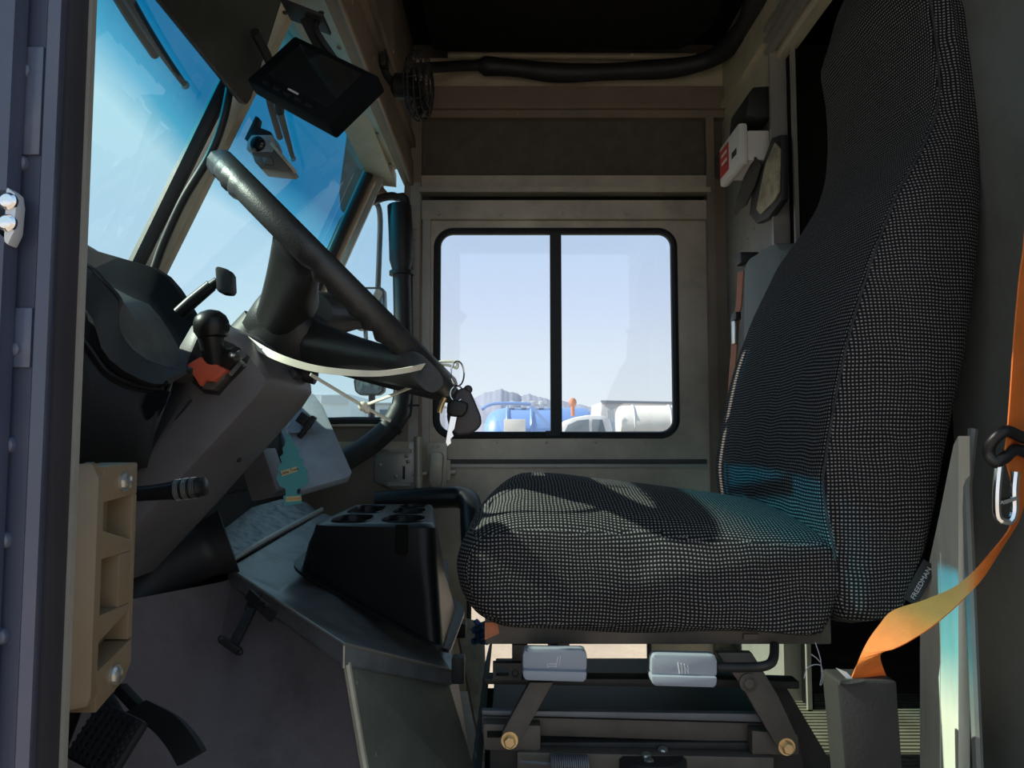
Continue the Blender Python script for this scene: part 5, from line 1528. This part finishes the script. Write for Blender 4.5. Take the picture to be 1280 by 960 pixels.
# loose threads hanging from the cover
m = MB(); m.tube(smooth_path([P(a, b, Y=1.0) for a, b in ((1019, 803), (1024, 818), (1026, 828), (1020, 822), (1014, 818))], 5), .0006, 5); m.tube(smooth_path([P(a, b, Y=1.0) for a, b in ((1026, 826), (1027, 845), (1025, 856), (1028, 852), (1026, 832), (1010, 834), (1005, 848))], 5), .0006, 5)
m.build('loose_thread', 'grey_ink', seat)

# ================================================================== driver's orange belt
t = thing('seat_belt', 'bright sunlit orange seat belt sweeping up from a dark sleeve beside the driver seat', 'seat belt', P(1090, 960, Y=.93))
def Z8(x, y, Y): return P(1020 + x / 2.4, 560 + y / 2.4, Y=Y)
EA = [(103, 722, .93), (103, 706, .93), (112, 675, .932), (150, 590, .935), (190, 532, .934), (232, 488, .930), (330, 455, .915), (430, 408, .892), (520, 318, .865), (572, 255, .85), (588, 215, .845), (594, 170, .842), (588, 110, .84), (575, 60, .838), (566, 20, .836), (572, -30, .834)]
EB = [(222, 722, .95), (216, 700, .95), (192, 622, .925), (232, 604, .905), (262, 590, .895), (290, 574, .890), (350, 535, .885), (432, 464, .880), (498, 392, .880), (556, 302, .875), (604, 225, .875), (624, 165, .873), (632, 110, .872), (640, 60, .872), (640, 10, .872), (644, -30, .872)]
ea = smooth_path([Z8(*p) for p in EA], 6); eb = smooth_path([Z8(*p) for p in EB], 6)
m = MB(); ribbon(m, ea, eb, .0014); m.build('webbing', 'orange', t, smooth=60)
m = MB()
ea = smooth_path([P(a, b, Y=.835) for a, b in ((1258, 552), (1262, 500), (1266, 440), (1270, 390), (1275, 340), (1280, 300), (1286, 180), (1290, 60), (1294, -40))], 4); eb = smooth_path([P(a, b, Y=.87) for a, b in ((1288, 552), (1294, 500), (1300, 440), (1306, 390), (1312, 340), (1318, 300), (1319, 180), (1320, 60), (1322, -40))], 4)
ribbon(m, ea, eb, .0014); m.build('upper_webbing', 'orange', t)
q_ = (P(1294, -40, Y=.835) + P(1322, -40, Y=.87)) / 2
m = MB(); m.bar(q_ + V((-.03, -.02, 0)), q_ + V((.008, .02, 0)), .022, .02, (0, 0, 1), .004); m.bar(q_ + V((-.02, 0, 0)), V((BX - .002, q_.y, q_.z)), .02, .03, (0, 0, 1), .003); m.build('upper_anchor', 'plastic', t)
m = MB(); ov = smooth_path([P(a, b, Y=yy) for a, b, yy in ((1236, 566, .84), (1240, 552, .835), (1256, 539, .83), (1272, 544, .835), (1296, 556, .84), (1296, 570, .845), (1270, 562, .84), (1256, 572, .835), (1244, 578, .835))], 4, True)
m.tube(ov, .0065, 10, loop=True); m.build('guide_loop', 'plastic', t)
m = MB()
m.tube(smooth_path([P(a, b, Y=.835) for a, b in ((1249, 582), (1246, 612), (1246, 640), (1250, 650), (1262, 652), (1268, 640), (1268, 612), (1270, 590))], 4), .0042, 8); m.bar(P(1250, 628, Y=.835), P(1268, 622, Y=.835), .010, .004); m.build('tongue', 'chrome', t)
m = MB(); sl = [(1046, 852), (1050, 850), (1112, 850), (1121, 852), (1130, 985), (1058, 985)]
m.prism([P(a, b, Y=.925) for a, b in sl], (0, .045, 0), .003); m.build('sleeve', 'sleeve', t)
m = MB(); m.tube(smooth_path([P(a, b, Y=.922) for a, b in ((1049, 853), (1058, 855), (1072, 853), (1080, 851))], 4), .003, 6); m.build('sleeve_hem', 'sleeve', t)
m = MB(); m.prism([P(a, b, Y=.93) for a, b in ((1045, 835), (1058, 840), (1066, 848), (1066, 856), (1060, 850))], (0, .001, 0)); m.build('label_corner', 'white', t)

# ================================================================== outside
t = thing('side_mirror', 'pair of black-framed door mirrors on a bracket outside the quarter window', 'mirror', P(465, 525, Y=2.75))
ym = 2.75
m = MB(); m.tube(smooth_path([P(a, b, Y=ym) for a, b in ((430, 262), (455, 252), (468, 252), (475, 268), (474, 320), (472, 370))], 5), .010, 10); m.tube([P(465, 488, Y=ym), P(464, 560, Y=ym)], .012, 10); m.tube([P(455, 372, Y=ym), P(460, 480, Y=ym)], .008, 8); m.build('bracket', 'black_steel', t)
for q, nm in ((((441, 362), (446, 358), (476, 358), (481, 362), (482, 396), (478, 412), (445, 412), (441, 396)), 'upper'), (((441, 474), (446, 471), (477, 472), (481, 476), (480, 489), (474, 494), (449, 494), (443, 489)), 'lower')):
    m = MB(); m.prism([P(a, b, Y=ym - .02) for a, b in q], (0, .05, 0), .01); h = m.build('mirror_head', 'plastic', t)
    c = sum((P(a, b, Y=ym - .024) for a, b in q), V((0, 0, 0))) / len(q)
    m = MB(); m.prism([c + (P(a, b, Y=ym - .024) - c) * .86 for a, b in q], (0, .004, 0)); m.build('mirror_glass', 'mirror', h, smooth=None)

def wheels(parent, xs, Y, zc, r, wd):
    for x in xs:
        m = MB(); m.cyl((x, Y, zc), (x, Y + wd, zc), r, seg=28); m.build('wheel', 'tyre', parent)
GZ = -.75
# blue tanker truck
t = thing('tanker_truck', 'blue tanker truck parked beyond the left half of the door window', 'truck', V((0, 15, GZ))); Y0 = 14.0
zc = P(650, 545, Y=Y0).z - .1
m = MB(); rt = P(650, 508, Y=Y0).z - zc
xa_, xb_ = P(603, 540, Y=Y0).x, P(700, 540, Y=Y0).x
prof_ = [(xa_, .02), (xa_ + .02, rt * .55), (xa_ + .10, rt * .82), (xa_ + .26, rt * .96), (xa_ + .45, rt), (xb_ + .5, rt), (xb_ + .6, rt * .9), (xb_ + .65, .02)]
m.lathe((0, Y0 + rt, zc), (1, 0, 0), prof_, 36); m.build('tank', 'truck_blue', t)
m = MB()
for x in (xa_ + .45, xa_ + .9): m.tube([V((x, Y0 + rt + (rt + .01) * math.cos(a), zc + (rt + .01) * math.sin(a))) for a in [2 * PI * k / 32 for k in range(32)]], .03, 6, loop=True)
m.tube(smooth_path([P(602, 512, Y=Y0), P(612, 506, Y=Y0), P(630, 504, Y=Y0), P(664, 505, Y=Y0)], 4), .03, 8)
m.bar(P(664, 508, Y=Y0 - .03), P(686, 532, Y=Y0 - .1), .05, .05); m.build('piping', 'truck_blue', t)
m = MB()
for px in (640, 655, 666, 677): m.box(P(px, 506, Y=Y0 + rt * .7), (.10, .12, .14), None, .02); 
m.tube([P(634, 506, Y=Y0 + rt * .7), P(684, 506, Y=Y0 + rt * .7)], .02, 8); m.build('hatch_fittings', 'truck_grey', t)
m = MB(); m.box2((P(630, 540, Y=Y0 - .06).x, Y0 - .06, P(630, 545, Y=Y0).z), (P(657, 540, Y=Y0 - .06).x, Y0 - .03, P(630, 524, Y=Y0).z), .01); m.build('cream_panel', 'tank_cream', t)
m = MB(); m.box2((xa_ + .1, Y0 + .2, GZ + .55), (xb_ + 2.4, Y0 + 2 * rt, zc - rt * .6), .02); m.build('chassis', 'truck_grey', t)
m = MB(); m.box2((xb_ + .75, Y0 + .15, GZ + .6), (xb_ + 2.4, Y0 + 2.1, zc + rt * .6), .12); m.build('cab', 'truck_blue', t)
wheels(t, (xa_ + .6, xb_ + 1.8), Y0 + .1, GZ + .5, .5, .3)
# grey trailer behind
t = thing('grey_trailer', 'pale grey box trailer behind the white pickup', 'trailer', V((4, 19, GZ))); Y0 = 19.0
m = MB(); xa_, xb_ = P(746, 520, Y=Y0).x, P(860, 520, Y=Y0).x
m.prism([V((xa_ - .0, Y0, GZ + 1.0)), V((xb_ + 3, Y0, GZ + 1.0)), V((xb_ + 3, Y0, P(846, 507, Y=Y0).z)), V((xa_ + .12, Y0, P(748, 502, Y=Y0).z))], (0, 2.4, 0), .03); m.build('box_body', 'truck_grey', t)
m = MB(); m.bar(V((xa_ + .1, Y0 - .02, P(748, 502, Y=Y0).z)), V((xb_ + 3, Y0 - .02, P(846, 507, Y=Y0).z)), .06, .06); m.build('top_rail', 'handle', t)
wheels(t, (xb_ + 1, xb_ + 2.1), Y0 + .1, GZ + .5, .5, .3)
# cream cylindrical tank on a trailer
t = thing('cream_tank', 'cream cylindrical tank behind the white pickup at the right of the door window', 'tank', V((2.6, 13, GZ))); Y0 = 13.0
zc = P(800, 528, Y=Y0).z; rt = P(800, 506, Y=Y0).z - zc
m = MB(); xa_ = P(773, 520, Y=Y0).x
m.lathe((xa_, Y0 + rt, zc), (1, 0, 0), [(0, .02), (.01, rt * .7), (.05, rt * .93), (.12, rt), (1.8, rt), (1.88, rt * .9), (1.9, .02)], 36); m.build('tank', 'tank_cream', t)
m = MB()
for x in (xa_ + .28, xa_ + .9): m.tube([V((x, Y0 + rt + (rt + .004) * math.cos(a), zc + (rt + .004) * math.sin(a))) for a in [2 * PI * k / 32 for k in range(32)]], .015, 6, loop=True)
for k in range(3): m.bar(P(766 - 3 * k, 512, Y=Y0), P(768 - 3 * k, 545, Y=Y0), .02, .03)
m.build('band', 'truck_grey', t)
m = MB()
for x in (xa_ + .3, xa_ + 1.5): m.prism([V((x - .1, Y0 + .1, GZ)), V((x + .1, Y0 + .1, GZ)), V((x + .1, Y0 + .1, zc - rt * .5)), V((x - .1, Y0 + .1, zc - rt * .5))], (0, 2 * rt - .2, 0))
m.build('stand', 'truck_grey', t)
# white pickup
t = thing('pickup_truck', 'white pickup truck seen through the right half of the door window', 'truck', V((1, 11, GZ))); Y0 = 11.0
def pk(a, b, y=Y0): return P(a, b, Y=y)
m = MB(); q = [(690, 600), (690, 552), (699, 534), (716, 522), (736, 518.5), (754, 519), (762, 523), (768, 545), (830, 548), (832, 600)]
m.prism([pk(a, b) for a, b in q], (0, 1.8, 0), .05); m.build('body', 'truck_white', t)
m = MB(); m.prism([pk(a, b, Y0 - .02) for a, b in ((705, 541), (710, 531), (722, 525.5), (736, 524), (737, 543), (705, 545))], (0, .04, 0), .005); m.prism([pk(a, b, Y0 - .02) for a, b in ((740, 524), (753, 524.5), (758, 543), (740, 543))], (0, .04, 0), .005); m.build('side_window', 'truck_glass', t)
m = MB(); m.sphere(pk(716, 503, Y0 + .9), .06, (1, 1, 1.2)); m.cyl(pk(716, 520, Y0 + .9), pk(716, 505, Y0 + .9), .03); m.build('amber_beacon', 'orange_dull', t)
wheels(t, (pk(712, 600).x, pk(806, 600).x), Y0 - .02, GZ + .38, .38, .25)
# white box trailers beyond the quarter window
t = thing('white_trailer', 'long white box trailer beyond the quarter window', 'trailer', V((-4.2, 17, GZ))); Y0 = 17.0
m = MB(); m.box2((P(300, 500, Y=Y0).x, Y0, GZ + .6), (P(436, 500, Y=Y0).x, Y0 + 2.4, P(430, 492, Y=Y0).z), .03); m.build('box_body', 'truck_white', t)
m = MB(); m.box2((P(402, 500, Y=Y0).x, Y0 - .03, P(430, 505, Y=Y0).z), (P(436, 500, Y=Y0).x, Y0 - .001, P(430, 494, Y=Y0).z)); m.build('grey_stripe', 'truck_grey', t)
wheels(t, (P(330, 500, Y=Y0).x, P(400, 500, Y=Y0).x), Y0 + .05, GZ + .5, .5, .3)
t = thing('storage_shed', 'low pale storage shed beyond the quarter window, right of the long trailer', 'shed', V((-2.6, 21, GZ))); Y0 = 21.0
m = MB(); m.box2((P(430, 500, Y=Y0).x, Y0, GZ), (P(545, 500, Y=Y0).x, Y0 + 3, P(480, 505, Y=Y0).z), .03); m.build('wall', 'truck_white', t)
m = MB(); m.box2((P(426, 500, Y=Y0).x, Y0 - .15, P(480, 505, Y=Y0).z), (P(549, 500, Y=Y0).x, Y0 + 3.1, P(480, 503, Y=Y0).z), .02); m.build('roof', 'truck_grey', t)
for px in (450, 475): 
    m = MB(); m.box2((P(px, 500, Y=Y0).x, Y0 - .03, P(480, 524, Y=Y0).z), (P(px + 10, 500, Y=Y0).x, Y0 - .001, P(480, 512, Y=Y0).z)); m.build('window', 'truck_glass', t)
# mountains
m = MB(); D = 800
rid = [(-400, 538), (-100, 534), (200, 530), (380, 526), (480, 520), (560, 508), (592, 498), (606, 491), (616, 489), (627, 486), (636, 490), (645, 491), (652, 495), (662, 492), (672, 496), (684, 498), (692, 502), (704, 501), (716, 505), (728, 506), (742, 510), (756, 511), (772, 514), (800, 519), (860, 526), (1000, 532), (1400, 538)]
rr_ = []
fr_, tp_, bk_ = [], [], []
dense = []
for i in range(len(rid) - 1):
    for k in range(6):
        s = k / 6; a = rid[i][0] * (1 - s) + rid[i + 1][0] * s; b = rid[i][1] * (1 - s) + rid[i + 1][1] * s
        dense.append((a, b + .35 * math.sin(a * .9) + .25 * math.sin(a * .37)))
for a, b in dense:
    p = P(a, b, Y=D); fr_.append(V((p.x, D - 90, GZ - 1))); tp_.append(p); bk_.append(V((p.x * 1.1, D + 120, GZ - 1)))
md = [f.lerp(t_, .55) + V((0, 10 * math.sin(t_.x * .05) + 7 * math.sin(t_.x * .13), 0)) for f, t_ in zip(fr_, tp_)]
m.sheet([fr_, md, tp_, bk_])
struct(m.build('mountains', 'mountain', smooth=170), 'hazy desert mountains on the horizon', 'mountain')
